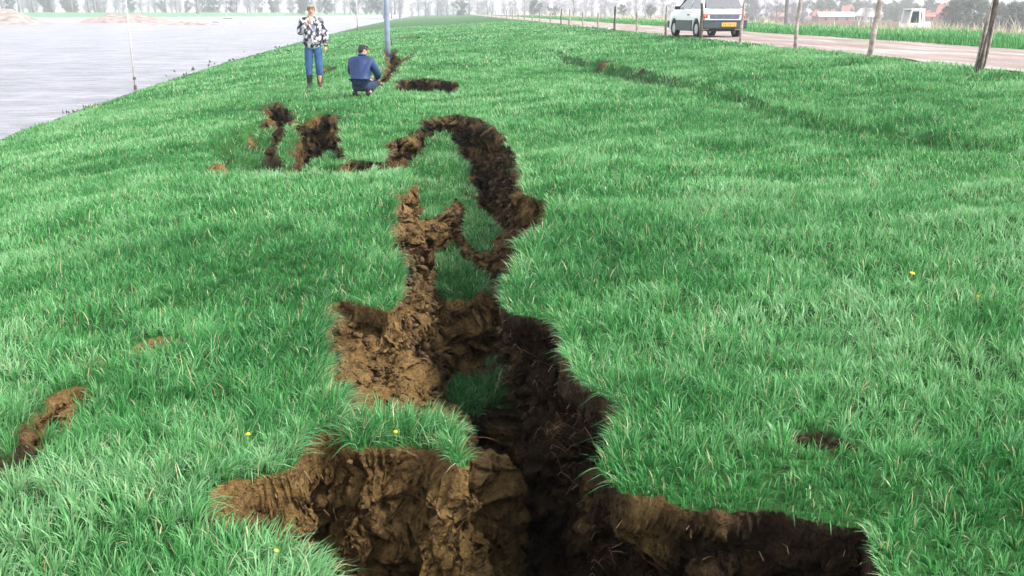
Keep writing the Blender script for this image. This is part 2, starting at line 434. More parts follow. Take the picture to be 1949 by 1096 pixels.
def terrain(x, y):
    """z, turf (0/1), depth inside a cut, vector away from the nearest rim and distance to it"""
    z = base0(x, y)
    dist = np.hypot(x, y)
    land = sstep(-12, -8, x) * sstep(9.2, 8.0, x)
    fade = 1 / (1 + (dist / 40) ** 2)
    z = z + land * (0.03 * n2(x, y, 0.9, 3) + 0.05 * n2(x, y, 0.35, 4) + (0.035 * n2(x, y, 2.6, 5) + 0.016 * n2(x, y, 6.5, 6)) * fade)
    # second crack: the ground on the river side has dropped
    d, vx, vy, _, s = poly_near(x, y + 0.12 * n2(x, y, 1.1, 8), SCARP, closed=False)
    i0 = np.clip(s.astype(int), 0, len(SCARP) - 2)
    seg = SCARP[i0 + 1] - SCARP[i0]
    side = np.sign(seg[:, 0] * vy - seg[:, 1] * vx)     # scarp runs towards the camera: river side has side < 0
    hh = np.interp(s, np.arange(len(SCARP)), SCARP_H)
    low = np.where(side < 0, hh * np.exp(-d / 2.2) * sstep(0, 0.16, d), 0)
    z = z - low
    zb = z.copy()
    turf = np.ones_like(z)
    turf[(z < WATER_Z - 0.02)] = 0
    turf[(x > 9.0 + 0.12 * n2(x, y, .8, 61)) & (x < 13.75)] = 0
    rim = np.full_like(z, 9.0); rgx = np.zeros_like(z); rgy = np.zeros_like(z)
    inn = np.zeros_like(z)
    near = (x > -9) & (x < 6) & (y < 75) & (y > 1.0)
    ix = np.nonzero(near)[0]
    X, Y = x[ix], y[ix]
    k = np.clip(Y / 8, 0.6, 2.5)
    wx = X + 0.045 * n2(X, Y, 5, 21) * k + 0.010 * n2(X, Y, 19, 22)
    wy = Y + 0.055 * n2(X, Y, 4.3, 23) * k + 0.012 * n2(X, Y, 17, 24)
    zb = zb[ix]; zc = zb.copy(); tf = turf[ix].copy(); rm = rim[ix].copy(); gx = rgx[ix].copy(); gy = rgy[ix].copy(); ins = inn[ix].copy()
    rough = 0.075 * n2(X, Y, 2.6, 31) + 0.045 * n2(X, Y, 7, 32) + 0.016 * n2(X, Y, 22, 33)
    for poly, dep, w0, w1, tfl in CUTS:
        lo, hi = poly.min(0) - 1.2, poly.max(0) + 1.2
        b = np.nonzero((X > lo[0]) & (X < hi[0]) & (Y > lo[1]) & (Y < hi[1]))[0]
        if not len(b): continue
        d, vx, vy, inside, s = poly_near(wx[b], wy[b], poly)
        west = sstep(0.1, 0.8, vx)
        w = w0 + (w1 - w0) * west
        w = w * (1 + 0.45 * n2(X[b], Y[b], 1.7, 41))
        t = np.clip(d / w, 0, 2.4)
        prof = np.interp(t, [0, 0.15, 0.5, 1.0, 1.7, 2.4], [0, 0.16, 0.55, 0.84, 0.95, 1.0])
        zn = zb[b] - dep(X[b], Y[b]) * prof
        if not tfl: zn = zn + rough[b] * sstep(0.02, 0.12, d) * min(1, 0.4 + dep(0, 8.0))
        better = inside & (zn < zc[b])
        zc[b] = np.where(better, zn, zc[b])
        if tfl:
            pass
        else:
            tf[b] = np.where(inside & (d > 0.012), 0, tf[b])
            sd = np.where(inside, 0, d)
            m2 = (sd < rm[b]) & (dep(0, 8.0) > .25)
            rm[b] = np.where(m2, sd, rm[b]); gx[b] = np.where(m2, -vx, gx[b]); gy[b] = np.where(m2, -vy, gy[b])
            ins[b] = np.where(inside, np.maximum(ins[b], d), ins[b])
    incut = (zc < zb - 0.004)
    for poly, drop, slope, tfl, dx, dy, rnd in BLOCKS:
        lo, hi = poly.min(0) - 0.9, poly.max(0) + 0.9
        b = np.nonzero(incut & (X > lo[0]) & (X < hi[0]) & (Y > lo[1]) & (Y < hi[1]))[0]
        if not len(b): continue
        c = poly.mean(0)
        d, vx, vy, inside, s = poly_near(wx[b], wy[b], poly)
        top = zb[b] - drop - dx * (X[b] - c[0]) - dy * (Y[b] - c[1]) + rough[b] * (0.5 if tfl else 0.8)
        out = np.where(inside, 0, d)
        edge = np.where(inside, np.exp(-d / 0.05), 1.0) * rnd
        zt = top - edge - slope * out * (1 + 0.5 * n2(X[b], Y[b], 3, 55)) + np.where(inside, 0, rough[b] * sstep(0, .1, out))
        zt = np.minimum(zt, zb[b] + (0.12 if rnd == .11 else -0.01))
        up = zt > zc[b]
        zc[b] = np.where(up, zt, zc[b])
        skirt = 0.1 if rnd == .11 else 0.03
        tf[b] = np.where(up, np.where((out < skirt) & (tfl == 1), 1, 0), tf[b])
        if tfl:
            q = up & (out < (0.03 if slope < 6 else 0.003))
            de = np.where(inside, d, 0)
            rm[b] = np.where(q, de, rm[b]); gx[b] = np.where(q, np.where(inside, -vx, vx), gx[b]); gy[b] = np.where(q, np.where(inside, -vy, vy), gy[b])
            ins[b] = np.where(q, 0, ins[b])
            if skirt > .1:
                q = up & (out < skirt); rm[b] = np.where(q, 9.0, rm[b]); ins[b] = np.where(q, 0, ins[b])
    for c, a, bb, heap in BARE:
        q = ((X - c[0]) / a) ** 2 + ((Y - c[1]) / bb) ** 2 + 0.9 * n2(X, Y, 6 / max(a, .12) * .12 * 1.6, 71) + 0.5 * n2(X, Y, 23, 72)
        m = q < 1
        tf = np.where(m, 0, tf)
        zc = zc + np.where(~incut | (heap > 0), heap * sstep(1, .3, q), 0) + np.where(m, rough * 0.3, 0)
    z[ix] = zc; turf[ix] = tf; rim[ix] = rm; rgx[ix] = gx; rgy[ix] = gy; inn[ix] = ins
    return z, turf, rim, rgx, rgy, inn

def axis(segs):
    out = [segs[0][0]]
    for a, b, s0, s1 in segs:
        x = a
        n = max(2, int(2 * (b - a) / (s0 + s1)))
        t = np.linspace(0, 1, n + 1)[1:]
        w = t * s0 + t * t * (s1 - s0) / 2
        out += list(a + (b - a) * w / w[-1])
    return np.array(out)

gxs = axis([(-700, -60, 60, 8), (-60, -12, 8, .6), (-12, -5, .5, .12), (-5, -1.6, .12, .012), (-1.6, 1.3, .009, .009), (1.3, 3, .012, .08), (3, 15, .08, .3), (15, 60, .4, 8), (60, 900, 8, 80)])
ys = [-30, -20, -12, -7, -4, -2, -0.8, 0.2, 0.8, 1.2, 1.5]
yy = 1.5
while yy < 75:
    yy += max(0.009, 0.0042 * yy) if yy < 30 else 0.015 * yy
    ys.append(yy)
while yy < 1500:
    yy *= 1.08; ys.append(yy)
gys = np.array(ys)
NX, NY = len(gxs), len(gys)
GX, GY = np.meshgrid(gxs, gys)
gz, gturf, grim, grx, gry, ginn = [a.reshape(NY, NX) for a in terrain(GX.ravel(), GY.ravel())]

# turf does not hold on anything steep: those faces are bare earth
_sx = np.abs(np.diff(gz, axis=1)) / np.diff(gxs)[None, :]
_sy = np.abs(np.diff(gz, axis=0)) / np.diff(gys)[:, None]
_st = np.zeros_like(gz)
_st[:, :-1] = np.maximum(_st[:, :-1], _sx); _st[:, 1:] = np.maximum(_st[:, 1:], _sx)
_st[:-1, :] = np.maximum(_st[:-1, :], _sy); _st[1:, :] = np.maximum(_st[1:, :], _sy)
steep = (_st > 1.3) & (np.abs(GX) < 9) & (GY < 60) & ((ginn > 0) | (grim < .1))
gturf = np.where(steep, 0, gturf)

def grid_at(arrs, x, y):
    i = np.clip(np.searchsorted(gxs, x) - 1, 0, NX - 2); j = np.clip(np.searchsorted(gys, y) - 1, 0, NY - 2)
    fx = (x - gxs[i]) / (gxs[i + 1] - gxs[i]); fy = (y - gys[j]) / (gys[j + 1] - gys[j])
    return [(a[j, i] * (1 - fx) + a[j, i + 1] * fx) * (1 - fy) + (a[j + 1, i] * (1 - fx) + a[j + 1, i + 1] * fx) * fy for a in arrs]

def zg(x, y):
    return float(grid_at([gz], np.array([x]), np.array([y]))[0][0])

vx_, vy_, vz_ = GX.ravel().copy(), GY.ravel().copy(), gz.ravel().copy()
wall = (1 - gturf.ravel()) * sstep(0.0, 0.025, ginn.ravel())
humus_shade = 0.68 * sstep(0.05, 0.35, vx_ + 0.25 * sstep(4.6, 6, vy_)) * sstep(9, 5, vy_) + 0.5 * sstep(9.0, 12, vy_) - 0.1 + 0.55 * np.exp(-((vx_ - spot(50, 840)[0]) ** 2 + (vy_ - spot(50, 840)[1]) ** 2) / .25)  # dark topsoil plus shade painted on east trench walls, far cuts, left scar
# the turf mat overhangs: below it the earth has fallen away
dep_ = np.clip(base0(GX.ravel(), GY.ravel()) - gz.ravel(), 0, 3)
uc = (1 - gturf.ravel()) * (ginn.ravel() > 0) * sstep(0.03, 0.45, dep_) * np.exp(-(ginn.ravel() / 0.32) ** 2) * np.where(grx.ravel() < -0.3, 0.10, 0.25)
vx_ += uc * grx.ravel(); vy_ += uc * gry.ravel()
idx = np.arange(NX * NY).reshape(NY, NX)
quads = np.stack([idx[:-1, :-1], idx[:-1, 1:], idx[1:, 1:], idx[1:, :-1]], -1).reshape(-1, 4)
ground = big_mesh('ground', np.stack([vx_, vy_, vz_], 1), [quads], [ground_material()], {'turf': gturf.ravel(), 'humus_shade': humus_shade, 'wall': wall})
# broken earth faces: split their long edges, then push lumps and fracture creases into them
me = ground.data
ne = len(me.edges)
ev = np.zeros(ne * 2, np.int32); me.edges.foreach_get('vertices', ev); ev = ev.reshape(-1, 2)
pv_ = np.stack([vx_, vy_, vz_], 1)
el = np.linalg.norm(pv_[ev[:, 0]] - pv_[ev[:, 1]], axis=1)
lim = np.maximum(0.016, 0.0034 * vy_[ev[:, 0]])
sel = (wall[ev].max(1) > 0.02) & (el > lim * 1.6) & (vy_[ev[:, 0]] < 30) & (vy_[ev[:, 0]] > 2.0)
for at_n in ('.select_edge',):
    if at_n not in me.attributes: me.attributes.new(at_n, 'BOOLEAN', 'EDGE')
    me.attributes[at_n].data.foreach_set('value', sel)
bm = bmesh.new(); bm.from_mesh(me)
todo = [e for e in bm.edges if e.select]
for _ in range(4):
    todo = [e for e in todo if e.is_valid and e.calc_length() > 1.6 * max(0.016, 0.0034 * e.verts[0].co.y)]
    if not todo: break
    r = bmesh.ops.subdivide_edges(bm, edges=todo, cuts=1, use_grid_fill=True)
    todo = list({e for e in r['geom_split'] + r['geom_inner'] if isinstance(e, bmesh.types.BMEdge)})
for e in bm.edges: e.select = False
bm.to_mesh(me); bm.free()
nv_ = len(me.vertices)
co_ = np.zeros(nv_ * 3, np.float32); me.vertices.foreach_get('co', co_); co_ = co_.reshape(-1, 3).astype(float)
wl_ = np.zeros(nv_, np.float32); me.attributes['wall'].data.foreach_get('value', wl_)
wi = np.nonzero(wl_ > 0.01)[0]
p = co_[wi].copy(); k_ = wl_[wi] * np.clip(p[:, 1] / 6, 0.8, 1.6)
off = np.zeros_like(p)
for f, a, sd_ in ((3.2, .075, 81), (8.5, .055, 84)):
    for c_ in range(3): off[:, c_] += a * n3(p[:, 0], p[:, 1], p[:, 2], f, sd_ + c_) * (0.5 if c_ == 2 else 1)
for f, a, sd_ in ((6, .06, 181), (15, .032, 184), (37, .013, 187)):      # creased, blocky
    for c_ in range(3): off[:, c_] += a * (0.5 - 2 * np.abs(n3(p[:, 0], p[:, 1], p[:, 2] * 1.3, f, sd_ + c_))) * (0.5 if c_ == 2 else 1)
def clods(q, size, seed):
    # a fixed shove for every clod-sized cell of the broken clay
    g = q / size; g0 = np.floor(g); best = np.full(len(q), 9.0); ids = np.zeros((3, len(q)))
    for a in (-1, 0, 1):
        for b in (-1, 0, 1):
            for c in (-1, 0, 1):
                cx, cy, cz = g0[:, 0] + a, g0[:, 1] + b, g0[:, 2] + c
                d = (g[:, 0] - cx - _h(cx, cy, cz, seed)) ** 2 + (g[:, 1] - cy - _h(cx, cy, cz, seed + 1)) ** 2 + (g[:, 2] - cz - _h(cx, cy, cz, seed + 2)) ** 2
                m = d < best; best = np.where(m, d, best)
                for i_, v_ in enumerate((cx, cy, cz)): ids[i_] = np.where(m, v_, ids[i_])
    return np.stack([_h(ids[0], ids[1], ids[2], seed + 5 + i_) * 2 - 1 for i_ in range(3)], 1)
off += 0.034 * clods(p * [1, 1, .8], 0.13, 700) * [1, 1, .6] + 0.016 * clods(p, 0.055, 720) * [1, 1, .7]
co_[wi] += off * k_[:, None]
me.vertices.foreach_set('co', co_.astype(np.float32).ravel())
me.polygons.foreach_set('use_smooth', np.ones(len(me.polygons), bool))
me.update()
tag(ground, 'grassy river dike torn open by a deep crevasse', kind='structure')

# ------------------------------------------------------------------ dirt road along the crest
def road_material():
    m = bpy.data.materials.new('dirt_road'); m.use_nodes = True
    n = m.node_tree.nodes; l = m.node_tree.links
    b = n['Principled BSDF']; b.inputs['Roughness'].default_value = 0.8
    g = n.new('ShaderNodeNewGeometry'); P = g.outputs['Position']
    mp = n.new('ShaderNodeMapping'); mp.inputs['Scale'].default_value = (1, 0.12, 1); l.new(P, mp.inputs['Vector'])
    a = noise_node(n, l, mp.outputs[0], 1.6, 5, 0.6)
    c = ramp(n, l, a, [(0.3, (0.19, 0.13, 0.105)), (0.5, (0.29, 0.225, 0.195)), (0.68, (0.42, 0.37, 0.345))])
    f = noise_node(n, l, P, 9, 8, 0.75)
    c = mixc(n, l, 0.6, c, ramp(n, l, f, [(0.3, (0.6, 0.57, 0.55)), (0.7, (1.2, 1.2, 1.2))]), 'MULTIPLY')
    l.new(c, b.inputs['Base Color'])
    bp = n.new('ShaderNodeBump'); bp.inputs['Strength'].default_value = 0.8; bp.inputs['Distance'].default_value = 0.05
    l.new(f, bp.inputs['Height']); l.new(bp.outputs[0], b.inputs['Normal'])
    return m
ry = axis([(-20, 60, .4, .5), (60, 1400, 1, 40)])
rt = np.linspace(0, 1, 22)
RXl = 9.0 + 0.18 * n2(ry, ry * 0, .55, 101) + 0.08 * n2(ry, ry * 0, 2.1, 102)
RXr = 13.75 + 0.22 * n2(ry, ry * 0, .4, 103) + 0.08 * n2(ry, ry * 0, 1.9, 104)
rx = RXl[:, None] + (RXr - RXl)[:, None] * rt[None, :]
ryy = np.repeat(ry[:, None], 22, 1)
rz = base0(rx, ryy) + 0.02 + 0.03 * n2(rx, ryy, .7, 105) * sstep(0, .15, rt)[None, :] * sstep(1, .85, rt)[None, :] - 0.04 * (np.exp(-((rt - .28) / .08) ** 2) + np.exp(-((rt - .68) / .08) ** 2))[None, :]
gz_chk = grid_at([gz], rx.ravel(), ryy.ravel())[0].reshape(rx.shape)
rz = np.maximum(rz, gz_chk + 0.006)
ri = np.arange(rx.size).reshape(rx.shape)
rq = np.stack([ri[:-1, :-1], ri[:-1, 1:], ri[1:, 1:], ri[1:, :-1]], -1).reshape(-1, 4)
road = big_mesh('road', np.stack([rx, ryy, rz], -1).reshape(-1, 3), [rq], [road_material()])
tag(road, 'reddish dirt road running along the dike crest', kind='structure')

# ------------------------------------------------------------------ river and far bank
def water_material():
    m = bpy.data.materials.new('river_water'); m.use_nodes = True
    n = m.node_tree.nodes; l = m.node_tree.links
    b = n['Principled BSDF']; b.inputs['Roughness'].default_value = 0.3
    g = n.new('ShaderNodeNewGeometry'); P = g.outputs['Position']
    a = noise_node(n, l, P, 0.45, 6, 0.7)
    l.new(ramp(n, l, a, [(0.35, (0.07, 0.065, 0.085)), (0.65, (0.24, 0.22, 0.26))]), b.inputs['Base Color'])
    mp = n.new('ShaderNodeMapping'); mp.inputs['Scale'].default_value = (0.8, 1.5, 1); mp.inputs['Rotation'].default_value = (0, 0, 0.35); l.new(P, mp.inputs['Vector'])
    w1 = noise_node(n, l, mp.outputs[0], 1.6, 6, 0.65)
    w2 = noise_node(n, l, mp.outputs[0], 0.35, 4, 0.6)
    b1 = n.new('ShaderNodeBump'); b1.inputs['Strength'].default_value = 1.0; b1.inputs['Distance'].default_value = 0.35; l.new(w1, b1.inputs['Height'])
    b2 = n.new('ShaderNodeBump'); b2.inputs['Strength'].default_value = 0.6; b2.inputs['Distance'].default_value = 0.4; l.new(w2, b2.inputs['Height']); l.new(b1.outputs[0], b2.inputs['Normal'])
    l.new(b2.outputs[0], b.inputs['Normal'])
    return m
wv = [(-650, -40, WATER_Z), (-5, -40, WATER_Z), (-5, 60, WATER_Z), (-8, 200, WATER_Z), (-14, 420, WATER_Z), (-22, 700, WATER_Z), (-650, 700, WATER_Z)]
tag(obj('water', wv, [tuple(range(7))], water_material()), 'pale grey rippled river', kind='structure')

def sand_material(name, a, b_):
    m = bpy.data.materials.new(name); m.use_nodes = True
    n = m.node_tree.nodes; l = m.node_tree.links
    b = n['Principled BSDF']; b.inputs['Roughness'].default_value = 0.95
    g = n.new('ShaderNodeNewGeometry')
    sx = n.new('ShaderNodeSeparateXYZ'); l.new(g.outputs['Position'], sx.inputs[0])
    no = noise_node(n, l, g.outputs['Position'], 0.16, 6, 0.65)
    ad = n.new('ShaderNodeMath'); ad.operation = 'MULTIPLY_ADD'; ad.inputs[1].default_value = 1.4; l.new(no, ad.inputs[0]); l.new(sx.outputs[2], ad.inputs[2])
    l.new(ramp(n, l, ad.outputs[0], [(0.3, a), (1.0, b_)]), b.inputs['Base Color'])
    return m
shore = np.array([(-660, 240), (-300, 250), (-200, 262), (-135, 285), (-95, 320), (-66, 400), (-45, 520), (-35, 720.0)])
steps = [(0, -1.6), (6, -0.9), (20, -0.2), (45, 0.35), (60, 1.0), (75, 1.6), (110, 1.7), (700, 1.9)]
fbv = []
for (x, y) in shore:
    for d, h in steps:
        fbv.append((x - d * 0.25, y + d, h))
ns = len(steps)
fbf = [(i * ns + j, (i + 1) * ns + j, (i + 1) * ns + j + 1, i * ns + j + 1) for i in range(len(shore) - 1) for j in range(ns - 1)]
fb = obj('far_bank', fbv, fbf, sand_material('far_bank', (0.42, 0.34, 0.32), (0.09, 0.2, 0.1)), smooth=True)
tag(fb, 'far river bank of sand and grass', kind='structure')

# ------------------------------------------------------------------ grass
def blades(x, y, z, L, W, lx, ly, bend, tint, segs=3):
    """curved tapering blades; lx, ly unit lean, bend 0..1.3"""
    N = len(x)
    ang = RNG.uniform(0, np.pi, N)
    sx, sy = np.cos(ang) * W * 0.5, np.sin(ang) * W * 0.5
    s = np.linspace(0, 1, segs + 1)
    cols = []
    for k, q in enumerate(s):
        hx = x + lx * L * (0.25 * bend * q + 0.6 * bend * q * q)
        hy = y + ly * L * (0.25 * bend * q + 0.6 * bend * q * q)
        hz = z + L * (q - 0.5 * bend ** 2 * q * q) - 0.01 * (k == 0)
        if k == segs:
            cols.append(np.stack([hx, hy, hz], 1)[:, None, :])
        else:
            wk = 1.0 - 0.55 * q * q
            cols.append(np.stack([np.stack([hx - sx * wk, hy - sy * wk, hz], 1), np.stack([hx + sx * wk, hy + sy * wk, hz], 1)], 1))
    co = np.concatenate(cols, 1)
    nv = co.shape[1]
    b = (np.arange(N) * nv)[:, None]
    quads = np.concatenate([b + np.array([[2 * k, 2 * k + 1, 2 * k + 3, 2 * k + 2]]) for k in range(segs - 1)], 0) if segs > 1 else np.zeros((0, 4), int)
    tris = b + np.array([[2 * segs - 2, 2 * segs - 1, 2 * segs]])
    tt = np.repeat(tint, nv)
    return co.reshape(-1, 3), quads, tris, tt

class Sward:
    def __init__(s): s.co = []; s.q = []; s.t = []; s.tint = []; s.n = 0
    def add(s, r):
        co, q, t, tt = r
        s.co.append(co); s.q.append(q + s.n); s.t.append(t + s.n); s.tint.append(tt); s.n += len(co)
    def build(s, name, m):
        return big_mesh(name, np.concatenate(s.co), [np.concatenate(s.q), np.concatenate(s.t)], [m], {'tint': np.concatenate(s.tint)}, smooth=False)

HALF = math.tan(math.atan(CX / FPX))
def scatter(y0, y1, dens, xlo=-60, xhi=9.1, margin=1.8):
    """random roots between two distances within the stretch of dike the place shows, with a margin either side"""
    area_n = 0
    out = []
    ysteps = np.linspace(y0, y1, 40)
    for a, b in zip(ysteps, ysteps[1:]):
        l = max(xlo, (math.tan(YAW) - HALF * 1.03) * b - margin); r = min(xhi, (math.tan(YAW) + HALF * 1.03) * b + margin)
        if r <= l: continue
        n = RNG.poisson((r - l) * (b - a) * dens)
        out.append(np.stack([RNG.uniform(l, r, n), RNG.uniform(a, b, n)], 1))
    p = np.concatenate(out)
    return p[:, 0], p[:, 1]

def ngx(a, b): return np.hypot(a, b)
def turf_layer(sw, y0, y1, dens, L0, W0, segs, xlo=-60, xhi=9.1, clump=True, rimonly=False):
    x, y = scatter(y0, y1, dens, xlo, xhi)
    # gather part of the roots into tufts
    cvx = np.zeros_like(x); cvy = np.zeros_like(x)
    if clump:       # gather most roots into tufts of uneven size whose blades arch outwards
        cell = 0.10
        qx = x + 0.09 * n2(x, y, 3.1, 201) + 0.04 * n2(x, y, 9, 202); qy = y + 0.09 * n2(x, y, 3.3, 203) + 0.04 * n2(x, y, 8, 204)
        hx_, hy_ = np.floor(qx / cell), np.floor(qy / cell)
        cvx = qx / cell - (hx_ + 0.15 + 0.7 * _h(hx_, hy_, 0, 5)); cvy = qy / cell - (hy_ + 0.15 + 0.7 * _h(hx_, hy_, 0, 6))
        k = np.where(RNG.random(len(x)) < 0.7, 0.5, 0.0)
        x = x - cvx * cell * k; y = y - cvy * cell * k
    z, tf, rim, gx, gy = grid_at([gz, gturf, grim, grx, gry], x, y)
    thin = n2(x, y, 1.9, 205) + 0.6 * n2(x, y, 6.5, 206)
    keep = (tf > 0.6) & (z > WATER_Z + 0.03) & (RNG.random(len(x)) < np.clip(1.15 + 0.5 * thin, 0.62, 1))
    if rimonly: keep = (tf > 0.5) & (rim < 0.07) & (ngx(gx, gy) > .3)
    x, y, z, rim, gx, gy, cvx, cvy = [a[keep] for a in (x, y, z, rim, gx, gy, cvx, cvy)]
    N = len(x)
    vig = 0.5 + 0.5 * (0.6 * n2(x, y, 0.8, 211) + 0.5 * n2(x, y, 2.6, 212) + 0.35 * n2(x, y, 7.5, 213))     # lush tussocks and short turf
    vig = np.clip(vig, 0, 1)
    L = L0 * (0.58 + 0.95 * vig ** 1.2) * RNG.uniform(0.55, 1.3, N)
    th = 5.5 * n2(x, y, 0.9, 214) + 3.5 * n2(x, y, 4.5, 215) + RNG.normal(0, 1.8, N)
    lx, ly = np.cos(th) + 2.6 * cvx, np.sin(th) + 2.6 * cvy
    bend = np.clip(RNG.normal(0.62, 0.32, N) + 0.25 * (vig - 0.5), 0.1, 1.15)
    # over a broken edge the blades hang outwards
    e = np.exp(-rim / 0.06) * (rim < 0.4)
    lx = lx * (1 - e) + gx * e * 1.4; ly = ly * (1 - e) + gy * e * 1.4
    nn = np.hypot(lx, ly) + 1e-6; lx /= nn; ly /= nn
    bend = bend + e * RNG.uniform(0.1, 0.65, N)
    L = L * (1 + 0.12 * e)
    tint = np.clip(0.5 + 0.22 * n2(x, y, 0.5, 221) + 0.24 * n2(x, y, 2.2, 222) + 0.14 * n2(x, y, 9, 223) + RNG.normal(0, 0.17, N), 0, 0.86)
    dead = RNG.random(N) < 0.03 + 0.06 * e
    tint = np.where(dead, RNG.uniform(0.9, 1.0, N), tint)
    W = W0 * RNG.uniform(0.6, 1.35, N)
    weed = (RNG.random(N) < 0.012) & ~dead      # broader leaves among the grass
    W = np.where(weed, W * 3.2, W); L = np.where(weed, L * 0.7, L); tint = np.where(weed, tint * 0.5, tint)
    sw.add(blades(x, y, z, L, W, lx, ly, bend, tint, segs))

GRASS_STOPS = [(0.0, (0.010, 0.10, 0.016)), (0.3, (0.032, 0.20, 0.04)), (0.55, (0.085, 0.32, 0.08)), (0.86, (0.25, 0.47, 0.22)), (0.93, (0.42, 0.38, 0.2)), (1.0, (0.55, 0.47, 0.28))]
grass_mat = blade_material('grass_blades', GRASS_STOPS, 0.32, 0.42, 0.45, 0.1)
sw = Sward()
turf_layer(sw, 1.4, 4.2, 8500, 0.074, 0.004, 3, -3.6, 4.2)
turf_layer(sw, 1.8, 6, 5000, 0.078, 0.004, 3, -3.6, 4.2, False, True)
turf_layer(sw, 6, 16, 1800, 0.075, 0.006, 3, -6, 4, False, True)
turf_layer(sw, 4.2, 7.5, 4600, 0.075, 0.005, 3, -6.5, 7)
turf_layer(sw, 7.5, 14, 2000, 0.075, 0.0075, 3, clump=False)
turf_layer(sw, 14, 28, 600, 0.085, 0.014, 2, clump=False)
turf_layer(sw, 28, 55, 130, 0.10, 0.032, 2, clump=False)
turf_layer(sw, 55, 130, 14, 0.12, 0.09, 2, clump=False)
grass = sw.build('grass', grass_mat)
tag(grass, 'short green spring grass covering the dike', 'grass', kind='stuff')

# taller rank grass on the verge beyond the road, pale reeds in the ditch behind it
def band(sw, x0, x1, y0, y1, n, L0, W0, t0, t1, seed, grow=True):
    y = y0 * (y1 / y0) ** RNG.random(n); x = RNG.uniform(x0, x1, n)
    keep = RNG.random(n) < np.clip(0.65 + 0.8 * n2(x, y, .25, seed), 0.1, 1)
    x, y = x[keep], y[keep]; N = len(x)
    z = grid_at([gz], x, y)[0]
    k = np.clip(y / 30, 0.7, 4) if grow else np.ones(N)
    th = RNG.uniform(0, 2 * np.pi, N)
    L = L0 * RNG.uniform(.5, 1.25, N) * (1 + 0.5 * n2(x, y, .4, seed + 1))
    tint = np.clip(t0 + (t1 - t0) * RNG.random(N) + 0.12 * n2(x, y, .3, seed + 2), 0, 1)
    sw.add(blades(x, y, z, L, W0 * k, np.cos(th), np.sin(th), RNG.uniform(.1, .8, N), tint, 2))
vg = Sward()
band(vg, 13.6, 15.5, 9, 200, 26000, .16, .02, .15, .7, 301)
band(vg, 15.2, 20.5, 9, 250, 60000, .22, .022, .35, .86, 305)
tag(vg.build('verge_grass', grass_mat), 'ranker grass on the verge beyond the road', 'grass', kind='stuff')
rd = Sward()
band(rd, 20.0, 27.0, 18, 320, 42000, 0.8, .03, .0, 1.0, 311)
band(rd, 27.0, 70.0, 40, 320, 42000, .6, .06, .0, 1.0, 315)
reed_mat = blade_material('reed_blades', [(0, (0.34, 0.33, 0.22)), (0.5, (0.55, 0.48, 0.36)), (1, (0.66, 0.57, 0.45))], 0.3, 0.6, 0.3)
tag(rd.build('reeds', reed_mat), 'pale dead reeds in the ditch behind the verge', 'reeds', kind='stuff')

# ------------------------------------------------------------------ fence posts along the road
wood = mat('weathered_wood', (0.30, 0.25, 0.22), 0.9, var=0.55, var_scale=9, bump=0.8, bump_scale=40)
bark = mat('dark_bark', (0.09, 0.07, 0.06), 0.95, var=0.5, var_scale=12, bump=1.0, bump_scale=50)
def make_post(h, r, bend, split):
    bm = bmesh.new()
    n = 12; pts = []; rad = []
    for k in range(n):
        t = k / (n - 1)
        pts.append((bend * math.sin(t * 3.0) + 0.012 * math.sin(t * 9), 0.01 * math.sin(t * 7 + 1), -0.15 + (h + 0.15) * t))
        rad.append(r * (1.08 - 0.22 * t) * (1 + 0.08 * math.sin(t * 17)))
    add_tube(bm, pts, rad, 9)
    for v in bm.verts:
        a = math.atan2(v.co.y, v.co.x)
        f = 1 - split * max(0, math.cos(a - 0.6)) ** 3 + 0.1 * math.sin(3 * a + v.co.z * 4)
        v.co.x *= f; v.co.y *= f
    for v in bm.verts:
        if v.co.z > h - 0.01: v.co.z += 0.05 * math.sin(3 * math.atan2(v.co.y, v.co.x))
    return bm
FX = 8.62
post_u = [1870, 1652, 1508, 1402, 1323, 1258, 1205, 1166, 1134, 1105, 1081, 1064, 1045, 1025, 1012, 998, 985, 975, 965, 955, 945, 937, 930, 924, 918]
ptop = {0: 1.22, 1: 1.22, 2: 1.24, 3: 1.2, 4: 1.22, 5: 1.22, 6: 1.0, 7: 1.25, 8: 1.0, 9: 1.05, 10: 1.2, 11: 1.25}
names = ['thick split fence post with peeling dark bark, nearest at the right edge', 'pale leaning fence post between the thick split post and the next one',
         'slim grey fence post first to the right of the white hatchback', 'pale fence post in front of the right tail lamp of the white hatchback',
         'dark fence post in front of the left rear corner of the white hatchback', 'fence post first to the left of the white hatchback',
         'short fence post second to the left of the white hatchback', 'tall fence post third to the left of the white hatchback',
         'short fence post fourth to the left of the white hatchback', 'fence post fifth to the left of the white hatchback', 'fence post sixth to the left of the white hatchback',
         'dark tall fence post seventh to the left of the white hatchback']
